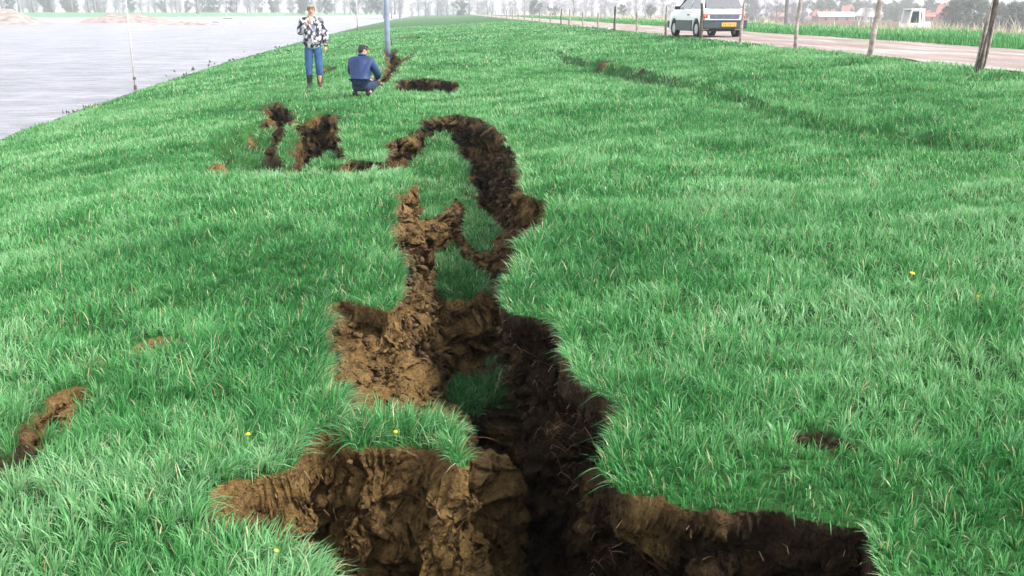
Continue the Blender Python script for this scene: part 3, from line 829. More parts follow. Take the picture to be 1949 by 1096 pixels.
for i, u in enumerate(post_u):
    y = 8.6 * FPX / (u - 860)
    h = ptop.get(i, random.uniform(1.05, 1.3))
    r = 0.062 if i == 0 else 0.058 if i == 1 else random.uniform(0.04, 0.055)
    r *= 1 + min(0.5, y / 250)
    x = FX + (0 if i < 3 else random.uniform(-.06, .06))
    p = obj_bm('fence_post', make_post(h, r, (0.05, 0.02)[i % 2] * random.uniform(-.3, 1), 0.35 if i < 2 else 0.15), wood if i not in (0, 4, 7, 11) else bark, smooth=True)
    p.location = (x, y, zg(x, y))
    p.rotation_euler = ((0.03, 0.0, 0.02, -.02)[i % 4], (0.10, 0.10, 0.035, 0.05, 0.0, 0.01)[i] if i < 6 else random.uniform(-.02, .04), random.uniform(0, 6))
    p.rotation_euler.z = 0 if i < 6 else p.rotation_euler.z
    tag(p, names[i] if i < len(names) else 'small distant fence post far along the dike where the fence line fades', 'fence post', 'fence posts between the grass and the dirt road' if i < len(names) else 'far fence posts fading into the distance')
    if i == 0:      # strips of bark still on the nearest post
        bm = bmesh.new()
        for k in range(5):
            a = 2.2 + k * 0.75; z0 = 0.02 + 0.1 * (k % 3); hh = 0.5 + 0.25 * ((k * 7) % 3)
            pts = [((r * 1.12) * math.cos(a + 0.1 * math.sin(q)), (r * 1.12) * math.sin(a + 0.1 * math.sin(q)), z0 + hh * q / 5) for q in range(6)]
            add_tube(bm, pts, [0.008, .016, .02, .018, .014, .006], 5)
        obj_bm('bark_strip', bm, wood, p, True)

# ------------------------------------------------------------------ poles by the river
polem = mat('blue_grey_metal', (0.17, 0.21, 0.27), 0.5, var=0.25, var_scale=3)
palem = mat('pale_painted_pole', (0.5, 0.47, 0.45), 0.6, var=0.2, var_scale=4)
px, py = spot(738, 97)
py_ = py
t = thing('river_sign_pole', 'tall blue grey metal pole standing behind the crouching man', 'pole', (px, py, zg(px, py) - 0.05))
bm = bmesh.new(); add_tube(bm, [(0, 0, -0.3), (0, 0, 1.2), (0.01, 0, 6.5)], [py * 5.2 / FPX] * 2 + [py * 4.4 / FPX], 14); obj_bm('shaft', bm, polem, t, True)
bm = bmesh.new(); add_tube(bm, [(0, 0, 0.1), (0, 0, 0.35)], [py * 6.4 / FPX] * 2, 14); obj_bm('foot_collar', bm, polem, t, True)
bm = bmesh.new(); add_tube(bm, [(0, 0, 6.45), (0, 0, 6.55)], [py * 5 / FPX] * 2, 14); obj_bm('cap', bm, polem, t, True)
bx_, by_ = spot(747, 90)
st = bmesh.new(); add_tube(st, [(0, 0, -0.1), (-0.06, 0, 0.35), (-.16, 0, .75)], [.035, .03, .02], 6)
o = obj_bm('leaning_stake', st, bark, None, True); o.location = (bx_, by_, zg(bx_, by_)); tag(o, 'short dark stake leaning beside the foot of the blue grey pole', 'stake')
for (u, v, hgt, rr, lab, lean) in ((258, 172, 3.6, 0.03, 'thin pale gauge pole standing at the water edge on the left', 0.0), (681, 57, 5.2, 0.10, 'thin pale pole at the water edge behind the two men', 0.0)):
    x, y = spot(u, v)
    t = thing('gauge_pole', lab, 'pole', (x, y, zg(x, y)), 0, 'thin poles along the waterline')
    bm = bmesh.new(); add_tube(bm, [(0, 0, -.3), (-.02, 0, hgt * .5), (-.05, 0, hgt)], [rr, rr * .9, rr * .75], 8); obj_bm('shaft', bm, palem, t, True)
    bm = bmesh.new(); add_tube(bm, [(0, 0, -.2), (0, 0, .18)], [rr * 2.2, rr * 1.8], 8); obj_bm('base', bm, bark, t, True)
    bm = bmesh.new(); add_tube(bm, [(0, 0, .38), (0, 0, .46)], [rr * 1.7, rr * 1.7], 8); obj_bm('clamp', bm, bark, t, True)

# ------------------------------------------------------------------ people
def skin(name, chains, m, parent, sub=2):
    """chains: list of (list of (co, rx, ry), list of edges, root index); each its own limb tree"""
    vs = []; es = []; rs = []; roots = []
    for pts, ed, root in chains:
        o0 = len(vs)
        for p in pts:
            vs.append(p[0]); rs.append((p[1], p[2] if len(p) > 2 else p[1]))
        es += [(a + o0, b + o0) for a, b in ed]; roots.append(root + o0)
    me = bpy.data.meshes.new(name); me.from_pydata(vs, es, []); me.update()
    o = bpy.data.objects.new(name, me); COL.objects.link(o)
    me.materials.append(m)
    md = o.modifiers.new('Skin', 'SKIN'); md.use_smooth_shade = True
    if not me.skin_vertices: me.skin_vertices.new()
    for i, r in enumerate(rs): me.skin_vertices[0].data[i].radius = r
    for i in range(len(vs)): me.skin_vertices[0].data[i].use_root = i in roots
    sd = o.modifiers.new('Subdivision', 'SUBSURF'); sd.levels = sub; sd.render_levels = sub
    o.parent = parent
    return o
def chain(pts): return (pts, [(i, i + 1) for i in range(len(pts) - 1)], 0)
def hand(wrist, direc, palmn, side, curl=0.6):
    """palm and five separate fingers; direc along the hand, palmn out of the palm, side towards the thumb"""
    w = Vector(wrist); d = Vector(direc).normalized(); pn = Vector(palmn).normalized(); s = Vector(side).normalized()
    out = [chain([(w, .026, .02), (w + d * .045, .038, .018), (w + d * .085, .04, .016)])]
    for k, (off, ln) in enumerate(((.03, .07), (.01, .08), (-.01, .075), (-.03, .06))):
        b = w + d * .075 + s * off; a = curl * (0.8 + 0.12 * k)
        p1 = b + (d * math.cos(a * .4) + pn * math.sin(a * .4)) * ln * .45
        p2 = p1 + (d * math.cos(a) + pn * math.sin(a)) * ln * .33
        p3 = p2 + (d * math.cos(a * 1.6) + pn * math.sin(a * 1.6)) * ln * .25
        out.append(chain([(b, .0095), (p1, .009), (p2, .0085), (p3, .007)]))
    b = w + d * .03 + s * .03
    p1 = b + (d * .6 + s * .7 + pn * .2).normalized() * .04; p2 = p1 + (d * .85 + s * .25 + pn * .35).normalized() * .03
    out.append(chain([(b, .013), (p1, .0115), (p2, .009)]))
    return out

skin_m = mat('skin', (0.55, 0.31, 0.22), 0.55, spec=0.4)
hair_blond = mat('blond_hair', (0.24, 0.195, 0.14), 0.6, var=0.4, var_scale=40)
hair_dark = mat('dark_hair', (0.02, 0.014, 0.01), 0.5, var=0.4, var_scale=40)
jeans = mat('blue_jeans', (0.03, 0.085, 0.21), 0.85, var=0.35, var_scale=6, bump=0.3, bump_scale=30)
navy = mat('dark_navy_cloth', (0.016, 0.03, 0.075), 0.85, var=0.3, var_scale=6)
blue = mat('blue_jacket_cloth', (0.010, 0.030, 0.105), 0.65, var=0.3, var_scale=4, bump=0.4, bump_scale=14)
rubber = mat('black_rubber', (0.012, 0.012, 0.013), 0.5)
leather = mat('brown_leather', (0.05, 0.028, 0.02), 0.6, var=0.4, var_scale=15)
white_c = mat('white_cloth', (0.75, 0.73, 0.72), 0.8)
eye_m = mat('eye', (0.03, 0.03, 0.04), 0.2)
lip_m = mat('lips', (0.36, 0.14, 0.12), 0.5)
def patterned():
    m = bpy.data.materials.new('patterned_jacket_cloth'); m.use_nodes = True
    n = m.node_tree.nodes; l = m.node_tree.links; b = n['Principled BSDF']; b.inputs['Roughness'].default_value = 0.75
    tc = n.new('ShaderNodeTexCoord')
    mp = n.new('ShaderNodeMapping'); mp.inputs['Scale'].default_value = (1, 1, 0.75); l.new(tc.outputs['Object'], mp.inputs['Vector'])
    a = noise_node(n, l, mp.outputs[0], 15, 2, 0.5)
    c = ramp(n, l, a, [(0.45, (0.02, 0.02, 0.028)), (0.50, (0.2, 0.2, 0.24)), (0.58, (0.66, 0.64, 0.68))])
    v = noise_node(n, l, mp.outputs[0], 5, 1, 0.5)
    c = mixc(n, l, ramp(n, l, v, [(0.64, (0, 0, 0)), (0.68, (1, 1, 1))]), c, (0.16, 0.17, 0.2))
    l.new(c, b.inputs['Base Color'])
    return m
patt = patterned()

def head_parts(o, c, f, up, hair, hair_back=True, r=0.095):
    """nose, eyes, mouth, ears and hair on a head centred at c looking along f"""
    c = Vector(c); f = Vector(f).normalized(); up = Vector(up); s = f.cross(up).normalized(); up = s.cross(f)
    M = Matrix((s, f, up)).transposed().to_4x4()
    def part(name, items, m):
        bm = bmesh.new()
        for p, rr in items:
            bmesh.ops.create_uvsphere(bm, u_segments=10, v_segments=8, radius=1.0, matrix=Matrix.Translation(c) @ M @ Matrix.Translation(p) @ Matrix.Diagonal((*rr, 1)))
        return obj_bm(name, bm, m, o, True)
    part('nose', [((0, .100, -.012), (.014, .02, .022)), ((0, .108, -.024), (.018, .014, .011))], skin_m)
    part('ear', [((-.080, -.005, -.008), (.01, .02, .03))], skin_m); part('ear', [((.080, -.005, -.008), (.01, .02, .03))], skin_m)
    part('eye', [((-.031, .083, .012), (.013, .01, .008))], eye_m); part('eye', [((.031, .083, .012), (.013, .01, .008))], eye_m)
    part('mouth', [((0, .088, -.052), (.024, .01, .006))], lip_m)
    items = [((0, -.02, .03), (.086, .1, .076)), ((0, -.045, .0), (.082, .075, .085)), ((0, .045, .06), (.06, .04, .03)), ((-.045, .04, .06), (.035, .04, .03)), ((.045, .04, .06), (.035, .04, .03)),
             ((-.074, .01, .02), (.015, .04, .04)), ((.074, .01, .02), (.015, .04, .04))]
    for k in range(14):
        a = random.uniform(0, 6.28)
        items.append(((.06 * math.cos(a), -.02 + .055 * math.sin(a), .066 + .012 * random.random()), (.028, .028, .02)))
    part('hair', items, hair)

# --- standing man, facing the camera, right hand raised to his chin
x, y = spot(600, 172)
man = thing('person', 'standing blond person in black and white patterned jacket and jeans, hand raised to chin', 'person', (x, y, zg(x, y) + 0.0), R(6))
man.scale = (1.04, 1.04, 1.05)
Vn = Vector
J = dict(pelvis=(0, 0, .95), waist=(0, .01, 1.08), chest=(0, .01, 1.30), neckb=(0, .015, 1.49), neck=(0, .0, 1.55), head=(0.0, -.02, 1.67), crown=(0, -.01, 1.735),
         ls=(.19, .01, 1.43), le=(.245, .03, 1.16), lw=(.265, -.03, .91), rs=(-.19, .01, 1.43), re=(-.25, -.04, 1.16), rw=(-.085, -.20, 1.40),
         lh=(.09, 0, .9), lk=(.11, -.05, .5), la=(.115, .03, .09), lt=(.14, -.13, .04), rh=(-.09, 0, .9), rk=(-.105, .0, .5), ra=(-.11, .02, .09), rt=(-.13, -.14, .04))
def body(J, rad, extra):
    ks = list(J); ix = {k: i for i, k in enumerate(ks)}
    pts = [(J[k], *rad[k]) for k in ks]
    ed = [(ix[a], ix[b]) for a, b in (('pelvis', 'waist'), ('waist', 'chest'), ('chest', 'neckb'), ('neckb', 'neck'), ('neck', 'head'), ('head', 'crown'), ('chest', 'ls'), ('ls', 'le'), ('le', 'lw'),
          ('chest', 'rs'), ('rs', 're'), ('re', 'rw'), ('pelvis', 'lh'), ('lh', 'lk'), ('lk', 'la'), ('la', 'lt'), ('pelvis', 'rh'), ('rh', 'rk'), ('rk', 'ra'), ('ra', 'rt'))]
    return [(pts, ed, ix['pelvis'])] + extra
RAD = dict(pelvis=(.13, .1), waist=(.125, .09), chest=(.145, .1), neckb=(.07, .07), neck=(.058, .058), head=(.088, .098), crown=(.07, .08), ls=(.062, .062), le=(.043, .043), lw=(.03, .03),
           rs=(.062, .062), re=(.043, .043), rw=(.03, .03), lh=(.085, .085), lk=(.06, .06), la=(.042, .042), lt=(.035, .035), rh=(.085, .085), rk=(.06, .06), ra=(.042, .042), rt=(.035, .035))
skin('body', body(J, RAD, hand(J['lw'], (.05, -.1, -1), (-1, -.2, 0), (0, -1, 0), .5) + hand(J['rw'], (.5, -.1, .85), (.3, .9, .2), (-.6, .2, .5), .9)), skin_m, man)
head_parts(man, (0, -.02, 1.665), (-.05, -1, -.12), (0, 0, 1), hair_blond)
jk = skin('jacket', [([((0, .01, .82), .21, .18), ((0, .01, 1.0), .215, .175), ((0, .01, 1.15), .215, .165), ((0, .01, 1.32), .21, .15), ((0, .015, 1.45), .115, .1), ((0, .015, 1.51), .082, .08),
     ((.205, .01, 1.425), .105, .105), ((.265, .03, 1.16), .09, .09), ((.27, -.02, .95), .06, .06), ((-.205, .01, 1.425), .105, .105), ((-.265, -.035, 1.16), .09, .09), ((-.12, -.17, 1.35), .058, .058)],
     [(0, 1), (1, 2), (2, 3), (3, 4), (4, 5), (3, 6), (6, 7), (7, 8), (3, 9), (9, 10), (10, 11)], 2)], patt, man)
skin('collar', [chain([((-.055, -.075, 1.52), .02), ((-.085, 0, 1.535), .026), ((0, .085, 1.545), .028), ((.085, 0, 1.535), .026), ((.055, -.075, 1.52), .02)])], patt, man)
skin('shirt', [chain([((0, -.10, 1.36), .03, .02), ((0, -.085, 1.46), .034, .022), ((0, -.062, 1.51), .03, .02)])], white_c, man)
skin('cuff', [chain([((.272, -.03, .935), .05), ((.274, -.034, .90), .045)])], navy, man)
skin('trousers', [([((0, 0, 1.06), .14, .11), ((.095, 0, .86), .105, .11), ((.11, -.04, .5), .085, .085), ((.115, .02, .26), .078, .078), ((-.095, 0, .86), .105, .11), ((-.108, 0, .5), .085, .085), ((-.112, .01, .26), .078, .078)],
     [(0, 1), (1, 2), (2, 3), (0, 4), (4, 5), (5, 6)], 0)], jeans, man)
for s, a, tt in ((1, J['la'], J['lt']), (-1, J['ra'], J['rt'])):
    skin('boot', [chain([((a[0], a[1], .38), .082, .082), ((a[0], a[1], .2), .068, .072), ((a[0], a[1] + .015, .085), .062, .066), ((a[0] * 1.08, a[1] - .09, .06), .055, .05), ((tt[0], tt[1] - .03, .045), .045, .038)])], rubber if s < 0 else leather, man)

# --- crouching man, back to the camera, looking into the crack on the right
x, y = spot(688, 183)
cr = thing('person', 'person crouching with back turned in blue jacket and dark trousers, dark short hair', 'person', (x, y, zg(x, y)), R(-14))
K = dict(pelvis=(0, 0, .30), waist=(0, -.01, .42), chest=(0, .07, .64), neckb=(0, .13, .80), neck=(.005, .15, .84), head=(.02, .18, .945), crown=(.02, .18, 1.005),
         ls=(-.2, .08, .74), le=(-.27, .24, .50), lw=(-.12, .42, .46), rs=(.2, .08, .74), re=(.28, .2, .47), rw=(.2, .44, .36),
         lh=(-.1, .0, .29), lk=(-.19, .40, .40), la=(-.15, .06, .10), lt=(-.17, .24, .045), rh=(.1, .0, .29), rk=(.19, .38, .36), ra=(.14, .02, .09), rt=(.17, .2, .045))
skin('body', body(K, RAD, hand(K['lw'], (.7, .6, -.2), (0, -.3, -1), (.2, 1, .2), .7) + hand(K['rw'], (-.1, .8, -.6), (-1, 0, -.2), (0, .5, .9), .5)), skin_m, cr)
head_parts(cr, (.02, .18, .94), (.75, .62, -.1), (0, 0, 1), hair_dark)
skin('jacket', [([((0, -.03, .20), .15, .13), ((0, -.03, .37), .20, .17), ((0, .03, .54), .215, .17), ((0, .075, .68), .19, .15), ((0, .12, .79), .10, .10), ((.005, .14, .83), .075, .075),
     ((-.2, .08, .72), .095, .095), ((-.285, .22, .49), .08, .08), ((-.17, .38, .46), .06, .06), ((.2, .08, .72), .095, .095), ((.295, .19, .46), .08, .08), ((.215, .39, .385), .06, .06)],
     [(0, 1), (1, 2), (2, 3), (3, 4), (4, 5), (3, 6), (6, 7), (7, 8), (3, 9), (9, 10), (10, 11)], 2)], blue, cr)
skin('collar', [chain([((-.07, .12, .84), .024), ((-.03, .06, .85), .028), ((.045, .06, .85), .028), ((.08, .13, .84), .024)])], blue, cr)
skin('trousers', [([((0, 0, .24), .11, .11), ((-.12, .02, .24), .11, .11), ((-.195, .38, .36), .095, .095), ((-.16, .10, .17), .075, .075), ((.12, .02, .24), .11, .11), ((.2, .36, .32), .095, .095), ((.15, .06, .16), .075, .075)],
     [(0, 1), (1, 2), (2, 3), (0, 4), (4, 5), (5, 6)], 0)], navy, cr)
for s, a, tt in ((-1, K['la'], K['lt']), (1, K['ra'], K['rt'])):
    skin('boot', [chain([((a[0], a[1] - .01, .17), .06, .06), ((a[0], a[1] - .01, .075), .055, .06), ((tt[0], tt[1] - .06, .06), .052, .05), ((tt[0], tt[1] + .03, .05), .045, .04)])], rubber, cr)

# ------------------------------------------------------------------ the white hatchback
paint = mat('white_car_paint', (0.74, 0.74, 0.75), 0.25, spec=0.6)
paint.node_tree.nodes['Principled BSDF'].inputs['Coat Weight'].default_value = 0.5
clad = mat('grey_plastic', (0.03, 0.045, 0.055), 0.5, var=0.2, var_scale=4)
dark_pl = mat('dark_plastic', (0.02, 0.022, 0.025), 0.45)
glass = mat('window_glass', (0.30, 0.34, 0.37), 0.05, spec=0.8)
seat_m = mat('seat_cloth', (0.12, 0.12, 0.14), 0.9)
def glass_material():
    m = bpy.data.materials.new('clear_glass'); m.use_nodes = True
    n = m.node_tree.nodes; l = m.node_tree.links
    t = n.new('ShaderNodeBsdfTransparent'); t.inputs[0].default_value = (.92, .95, .96, 1)
    g = n.new('ShaderNodeBsdfGlossy'); g.inputs['Roughness'].default_value = 0.03
    mx = n.new('ShaderNodeMixShader'); fr = n.new('ShaderNodeLayerWeight'); fr.inputs[0].default_value = 0.5
    mm = n.new('ShaderNodeMath'); mm.operation = 'MAXIMUM'; mm.inputs[1].default_value = 0.3; l.new(fr.outputs['Fresnel'], mm.inputs[0]); l.new(mm.outputs[0], mx.inputs[0]); l.new(t.outputs[0], mx.inputs[1]); l.new(g.outputs[0], mx.inputs[2])
    l.new(mx.outputs[0], n['Material Output'].inputs['Surface'])
    return m
clear = glass_material()
red_l = mat('red_lamp_lens', (0.50, 0.03, 0.025), 0.2, var=0.3, var_scale=12)
amber = mat('amber_lens', (0.7, 0.25, 0.05), 0.2)
tail_p = mat('tail_panel', (0.085, 0.10, 0.13), 0.4, var=0.3, var_scale=12)
plate_m = mat('yellow_plate', (0.75, 0.42, 0.03), 0.45)
tyre_m = mat('tyre_rubber', (0.014, 0.014, 0.015), 0.85)
rim_m = mat('steel_rim', (0.4, 0.4, 0.42), 0.35, metallic=0.6)
LEN, WID = 3.7, 1.58
def side_outline(wells=True):
    """lower body seen from the side: x along the car from the tail (0) to the nose (LEN)"""
    pts = [(0.02, .42), (0.0, .62), (0.03, .90), (0.10, .98), (2.45, .98), (3.35, .83), (3.62, .66), (3.68, .42), (3.55, .24)]
    def arch(cx, r):
        return [(cx + r * math.cos(a), .29 + r * math.sin(a)) for a in np.linspace(-0.15, math.pi + 0.15, 13)]
    return pts + arch(2.98, .34) + [(2.5, .21), (1.1, .21)] + arch(.62, .34) + [(.2, .26)]
def extrude_profile(bm, prof, ya, yb, inset=0.0, zc=0.5):
    va = [bm.verts.new((x, ya, z)) for x, z in prof]; vb = [bm.verts.new((x, yb, z)) for x, z in prof]
    n = len(prof)
    for i in range(n): bm.faces.new((va[i], va[(i + 1) % n], vb[(i + 1) % n], vb[i]))
    bm.faces.new(list(reversed(va))); bm.faces.new(vb)
def panel(bm, quad, th):
    q = [Vector(p) for p in quad]; nn = (q[1] - q[0]).cross(q[-1] - q[0]).normalized() * th
    a = [bm.verts.new(p - nn * .5) for p in q]; b = [bm.verts.new(p + nn * .5) for p in q]; n = len(q)
    for i in range(n): bm.faces.new((a[i], a[(i + 1) % n], b[(i + 1) % n], b[i]))
    bm.faces.new(list(reversed(a))); bm.faces.new(b)
YC = 37.4
XC = 10.0
car = thing('parked_car', 'white hatchback with grey lower cladding and yellow number plate on the dirt road', 'car', (XC, YC, float(base0(XC, YC)) + 0.0), R(96.5))
bm = bmesh.new(); extrude_profile(bm, side_outline(), -WID / 2, WID / 2)
bmesh.ops.recalc_face_normals(bm, faces=bm.faces)
bmesh.ops.bevel(bm, geom=[e for e in bm.edges if len(e.link_faces) == 2 and e.calc_face_angle() > 1.2 and abs(e.verts[0].co.y - e.verts[1].co.y) < .01], offset=0.045, segments=3, affect='EDGES', profile=.6)
for v in bm.verts:      # tumblehome and rounded plan
    k = max(0, v.co.z - .6) / .35
    v.co.y *= 1 - 0.045 * k - 0.05 * max(0, (v.co.x - 2.9) / .8) ** 2 - 0.03 * max(0, (.3 - v.co.x) / .3) ** 2
obj_bm('body', bm, paint, car, True)
car.scale = (1.07, 1.07, 1.07)
zb_, zr = .98, 1.40
hw, hr = .735, .60
A0, A1 = 2.62, 1.95     # windscreen foot and head
B0, B1 = .06, .42       # rear window foot and head
def gx_(z, a, b): return a + (b - a) * (z - zb_) / (zr - zb_)
def yw(z): return hw + (hr - hw) * (z - zb_) / (zr - zb_)
bm = bmesh.new()
panel(bm, [(B1 - .03, -hr, zr), (A1 + .03, -hr, zr), (A1 + .03, hr, zr), (B1 - .03, hr, zr)], .05)
obj_bm('roof', bm, paint, car)
for s in (-1, 1):
    for nm, x0, x1, m_, r_ in (('windscreen_pillar', A0, A1, dark_pl, .03), ('rear_pillar', B0 + .1, B1 + .08, paint, .075), ('door_pillar', 1.32, 1.22, dark_pl if s < 0 else paint, .035)):
        bm = bmesh.new(); add_tube(bm, [(x0, s * hw, zb_ - .01), (x1, s * hr, zr)], [r_, r_], 8); obj_bm(nm, bm, m_, car, True)
    bm = bmesh.new(); panel(bm, [(1.36, s * (hw + .004), zb_), (A0 - .05, s * (hw + .004), zb_), (A1 - .03, s * (hr + .004), zr - .03), (1.26, s * (hr + .004), zr - .03)], .008); obj_bm('door_window', bm, clear, car)
    bm = bmesh.new(); panel(bm, [(B0 + .22, s * (hw + .004), zb_), (1.28, s * (hw + .004), zb_), (1.18, s * (hr + .004), zr - .03), (B1 + .17, s * (hr + .004), zr - .03)], .008); obj_bm('rear_side_window', bm, clear, car)
    bm = bmesh.new(); panel(bm, [(1.28, s * (WID / 2 + .003), .36), (2.45, s * (WID / 2 + .003), .36), (2.5, s * (WID / 2 - .025), .88), (1.30, s * (WID / 2 - .025), .88)], .012); d_ = obj_bm('door', bm, paint, car)
    bm = bmesh.new(); add_box(bm, (1.42, s * (WID / 2 + .012), .76), (.16, .03, .035), 0, .008); obj_bm('handle', bm, dark_pl, d_)
    bm = bmesh.new(); add_box(bm, (1.81, s * (WID / 2 + .012), .39), (1.62, .05, .33), 0, .015); obj_bm('side_cladding', bm, clad, car)
    bm = bmesh.new(); add_box(bm, (1.81, s * (WID / 2 + .02), .56), (1.66, .05, .035), 0, .008); obj_bm('rub_strip', bm, dark_pl, car)
    bm = bmesh.new(); add_box(bm, (2.38, s * (hw + .13), 1.0), (.09, .2, .12), 0, .03); obj_bm('wing_mirror', bm, dark_pl, car)
    bm = bmesh.new(); add_box(bm, (3.50, s * .60, .64), (.12, .3, .14), 0, .02); obj_bm('headlight', bm, clear, car)
    bm = bmesh.new(); add_box(bm, (.018, s * .64, .70), (.06, .23, .17), 0, .012); tl = obj_bm('tail_lamp', bm, red_l, car)
    bm = bmesh.new(); add_box(bm, (-.008, s * .57, .70), (.03, .06, .10), 0, .006); obj_bm('reversing_lens', bm, white_c, tl)
    bm = bmesh.new(); add_box(bm, (-.008, s * .70, .735), (.03, .07, .05), 0, .006); obj_bm('indicator_lens', bm, amber, tl)
    for wx_ in (.62, 2.98):
        bm = bmesh.new()
        prof = [(.285, -.085), (.30, -.05), (.30, .05), (.285, .085), (.2, .085), (.2, -.085)]
        ring = [[bm.verts.new((wx_ + r * math.cos(a), s * .70 + w, .29 + r * math.sin(a))) for r, w in prof] for a in np.linspace(0, 2 * math.pi, 29)[:-1]]
        for i in range(28):
            for j in range(6): bm.faces.new((ring[i][j], ring[(i + 1) % 28][j], ring[(i + 1) % 28][(j + 1) % 6], ring[i][(j + 1) % 6]))
        bmesh.ops.recalc_face_normals(bm, faces=bm.faces)
        wh = thing('wheel', None, None); wh.parent = car
        obj_bm('tyre', bm, tyre_m, wh, False)
        bm = bmesh.new(); bmesh.ops.create_cone(bm, cap_ends=True, segments=24, radius1=.2, radius2=.17, depth=.14, matrix=Matrix.Translation((wx_, s * .70, .29)) @ Matrix.Rotation(-s * math.pi / 2, 4, 'X')); obj_bm('rim', bm, rim_m, wh)
bm = bmesh.new(); panel(bm, [(B0, hw - .08, zb_ - .0), (B0, -hw + .08, zb_), (B1, -hr + .06, zr - .04), (B1, hr - .06, zr - .04)], .01); obj_bm('rear_window', bm, clear, car)
bm = bmesh.new(); panel(bm, [(A0, hw - .03, zb_), (A0, -hw + .03, zb_), (A1, -hr + .03, zr - .03), (A1, hr - .03, zr - .03)], .01); obj_bm('windscreen', bm, clear, car)
bm = bmesh.new(); panel(bm, [(-.005, .70, .585), (-.005, -.70, .585), (.05, -.68, .95), (.05, .68, .95)], .03); ht = obj_bm('tailgate', bm, paint, car)
bm = bmesh.new(); add_box(bm, (.008, 0, .70), (.05, 1.04, .17), 0, .006); obj_bm('tail_panel', bm, tail_p, car)
bm = bmesh.new(); add_box(bm, (.0, 0, .45), (.22, 1.60, .30), 0, .04); bp_ = obj_bm('rear_bumper', bm, clad, car)
bm = bmesh.new(); add_box(bm, (-.11, 0, .575), (.03, 1.56, .03), 0, .008); obj_bm('bumper_strip', bm, tail_p, bp_)
bm = bmesh.new(); add_box(bm, (3.62, 0, .42), (.22, 1.56, .26), 0, .05); obj_bm('front_bumper', bm, clad, car)
PLY = -.13
bm = bmesh.new(); add_box(bm, (-.122, PLY, .44), (.014, .52, .125), 0, .004); pl = obj_bm('number_plate', bm, plate_m, car)
bm = bmesh.new()
for k in range(7):      # worn dark characters, too blurred in the photograph to read
    if k in (2, 5): add_box(bm, (-.1305, PLY + .19 - k * .063, .44), (.003, .03, .012)); continue
    add_box(bm, (-.1305, PLY + .19 - k * .063 + .012, .44), (.003, .010, .07)); add_box(bm, (-.1305, PLY + .19 - k * .063 - .012, .44), (.003, .010, .07)); add_box(bm, (-.1309, PLY + .19 - k * .063, .44 + (.03, -.03, 0)[k % 3]), (.003, .02, .010))
obj_bm('plate_characters', bm, dark_pl, pl)
bm = bmesh.new(); add_tube(bm, [(-.06, .42, .24), (.5, .42, .25)], [.028, .028], 10); obj_bm('exhaust_pipe', bm, dark_pl, car, True)
bm = bmesh.new(); add_box(bm, (.35, 0, .27), (.5, .9, .12), 0, .04); obj_bm('underbody_tank', bm, dark_pl, car)
bm = bmesh.new(); add_tube(bm, [(.02, .1, .97), (.16, .02, 1.05), (.2, -.3, 1.09)], [.01, .008, .008], 6); obj_bm('rear_wiper', bm, dark_pl, car)
for sy in (-.36, .36):
    bm = bmesh.new(); add_box(bm, (1.55, sy, .75), (.5, .5, .3), 0, .05); add_box(bm, (1.30, sy, 1.0), (.12, .46, .42), 0, .05); st = obj_bm('seat', bm, seat_m, car)
    bm = bmesh.new(); add_box(bm, (1.26, sy, 1.27), (.09, .26, .15), 0, .03); obj_bm('headrest', bm, seat_m, st)
bm = bmesh.new(); add_box(bm, (.62, 0, .80), (.14, 1.15, .3), 0, .05); obj_bm('rear_bench', bm, seat_m, car)

# ------------------------------------------------------------------ white cab tractor behind the reeds
cabm = mat('white_cab_paint', (0.68, 0.68, 0.67), 0.4)
dkgl = mat('dark_cab_glass', (0.02, 0.03, 0.035), 0.5, spec=0.2)
TD = 84.0
TX = (1733 - 860) / FPX * TD
tz = zg(TX, TD)
tr = thing('tractor', 'small white tractor with a glazed cab half hidden in the pale reeds', 'tractor', (TX, TD, tz), R(8))
TZ = EYE + (24 - 17) / FPX * TD - tz       # cab roof height above the field
cb = TZ - 1.2
bm = bmesh.new()
for sx, top in ((-.78, -.55), (.15, .15), (.62, .55)):
    for sy in (-.6, .6):
        add_tube(bm, [(sx, sy, cb), (top, sy * .92, TZ - .08)], [.055, .055], 6)
add_box(bm, (0, 0, TZ - .05), (1.35, 1.25, .1), 0, .04)
obj_bm('cab_frame', bm, cabm, tr)
bm = bmesh.new(); panel(bm, [(-.66, -.60, cb + .08), (.08, -.60, cb + .08), (.08, -.575, TZ - .2), (-.5, -.575, TZ - .2)], .02); obj_bm('cab_window', bm, dkgl, tr)
bm = bmesh.new(); panel(bm, [(.30, -.60, cb + .2), (.52, -.60, cb + .2), (.46, -.575, TZ - .25), (.30, -.575, TZ - .25)], .02); obj_bm('cab_window', bm, dkgl, tr)
bm = bmesh.new(); panel(bm, [(-.72, -.56, cb), (.62, -.56, cb), (.56, -.55, TZ - .06), (-.52, -.55, TZ - .06)], .03); obj_bm('cab_panel', bm, cabm, tr)
bm = bmesh.new(); panel(bm, [(-.72, .58, cb), (.62, .58, cb), (.56, .55, TZ - .06), (-.52, .55, TZ - .06)], .03); obj_bm('cab_panel', bm, cabm, tr)
bm = bmesh.new(); add_box(bm, (0, 0, cb - .15), (1.7, 1.3, .35), 0, .06); add_box(bm, (.42, -.6, cb + .45), (.14, .06, .95), 0, .02); obj_bm('cab_base', bm, cabm, tr)
bm = bmesh.new(); add_box(bm, (1.0, 0, cb - .12), (.75, .9, .55), 0, .1); obj_bm('bonnet', bm, cabm, tr)
bm = bmesh.new(); add_box(bm, (.05, 0, cb + .1), (.45, .5, .3), 0, .06); add_box(bm, (.2, 0, cb + .4), (.14, .5, .6), 0, .06); obj_bm('driver_seat', bm, seat_m, tr)
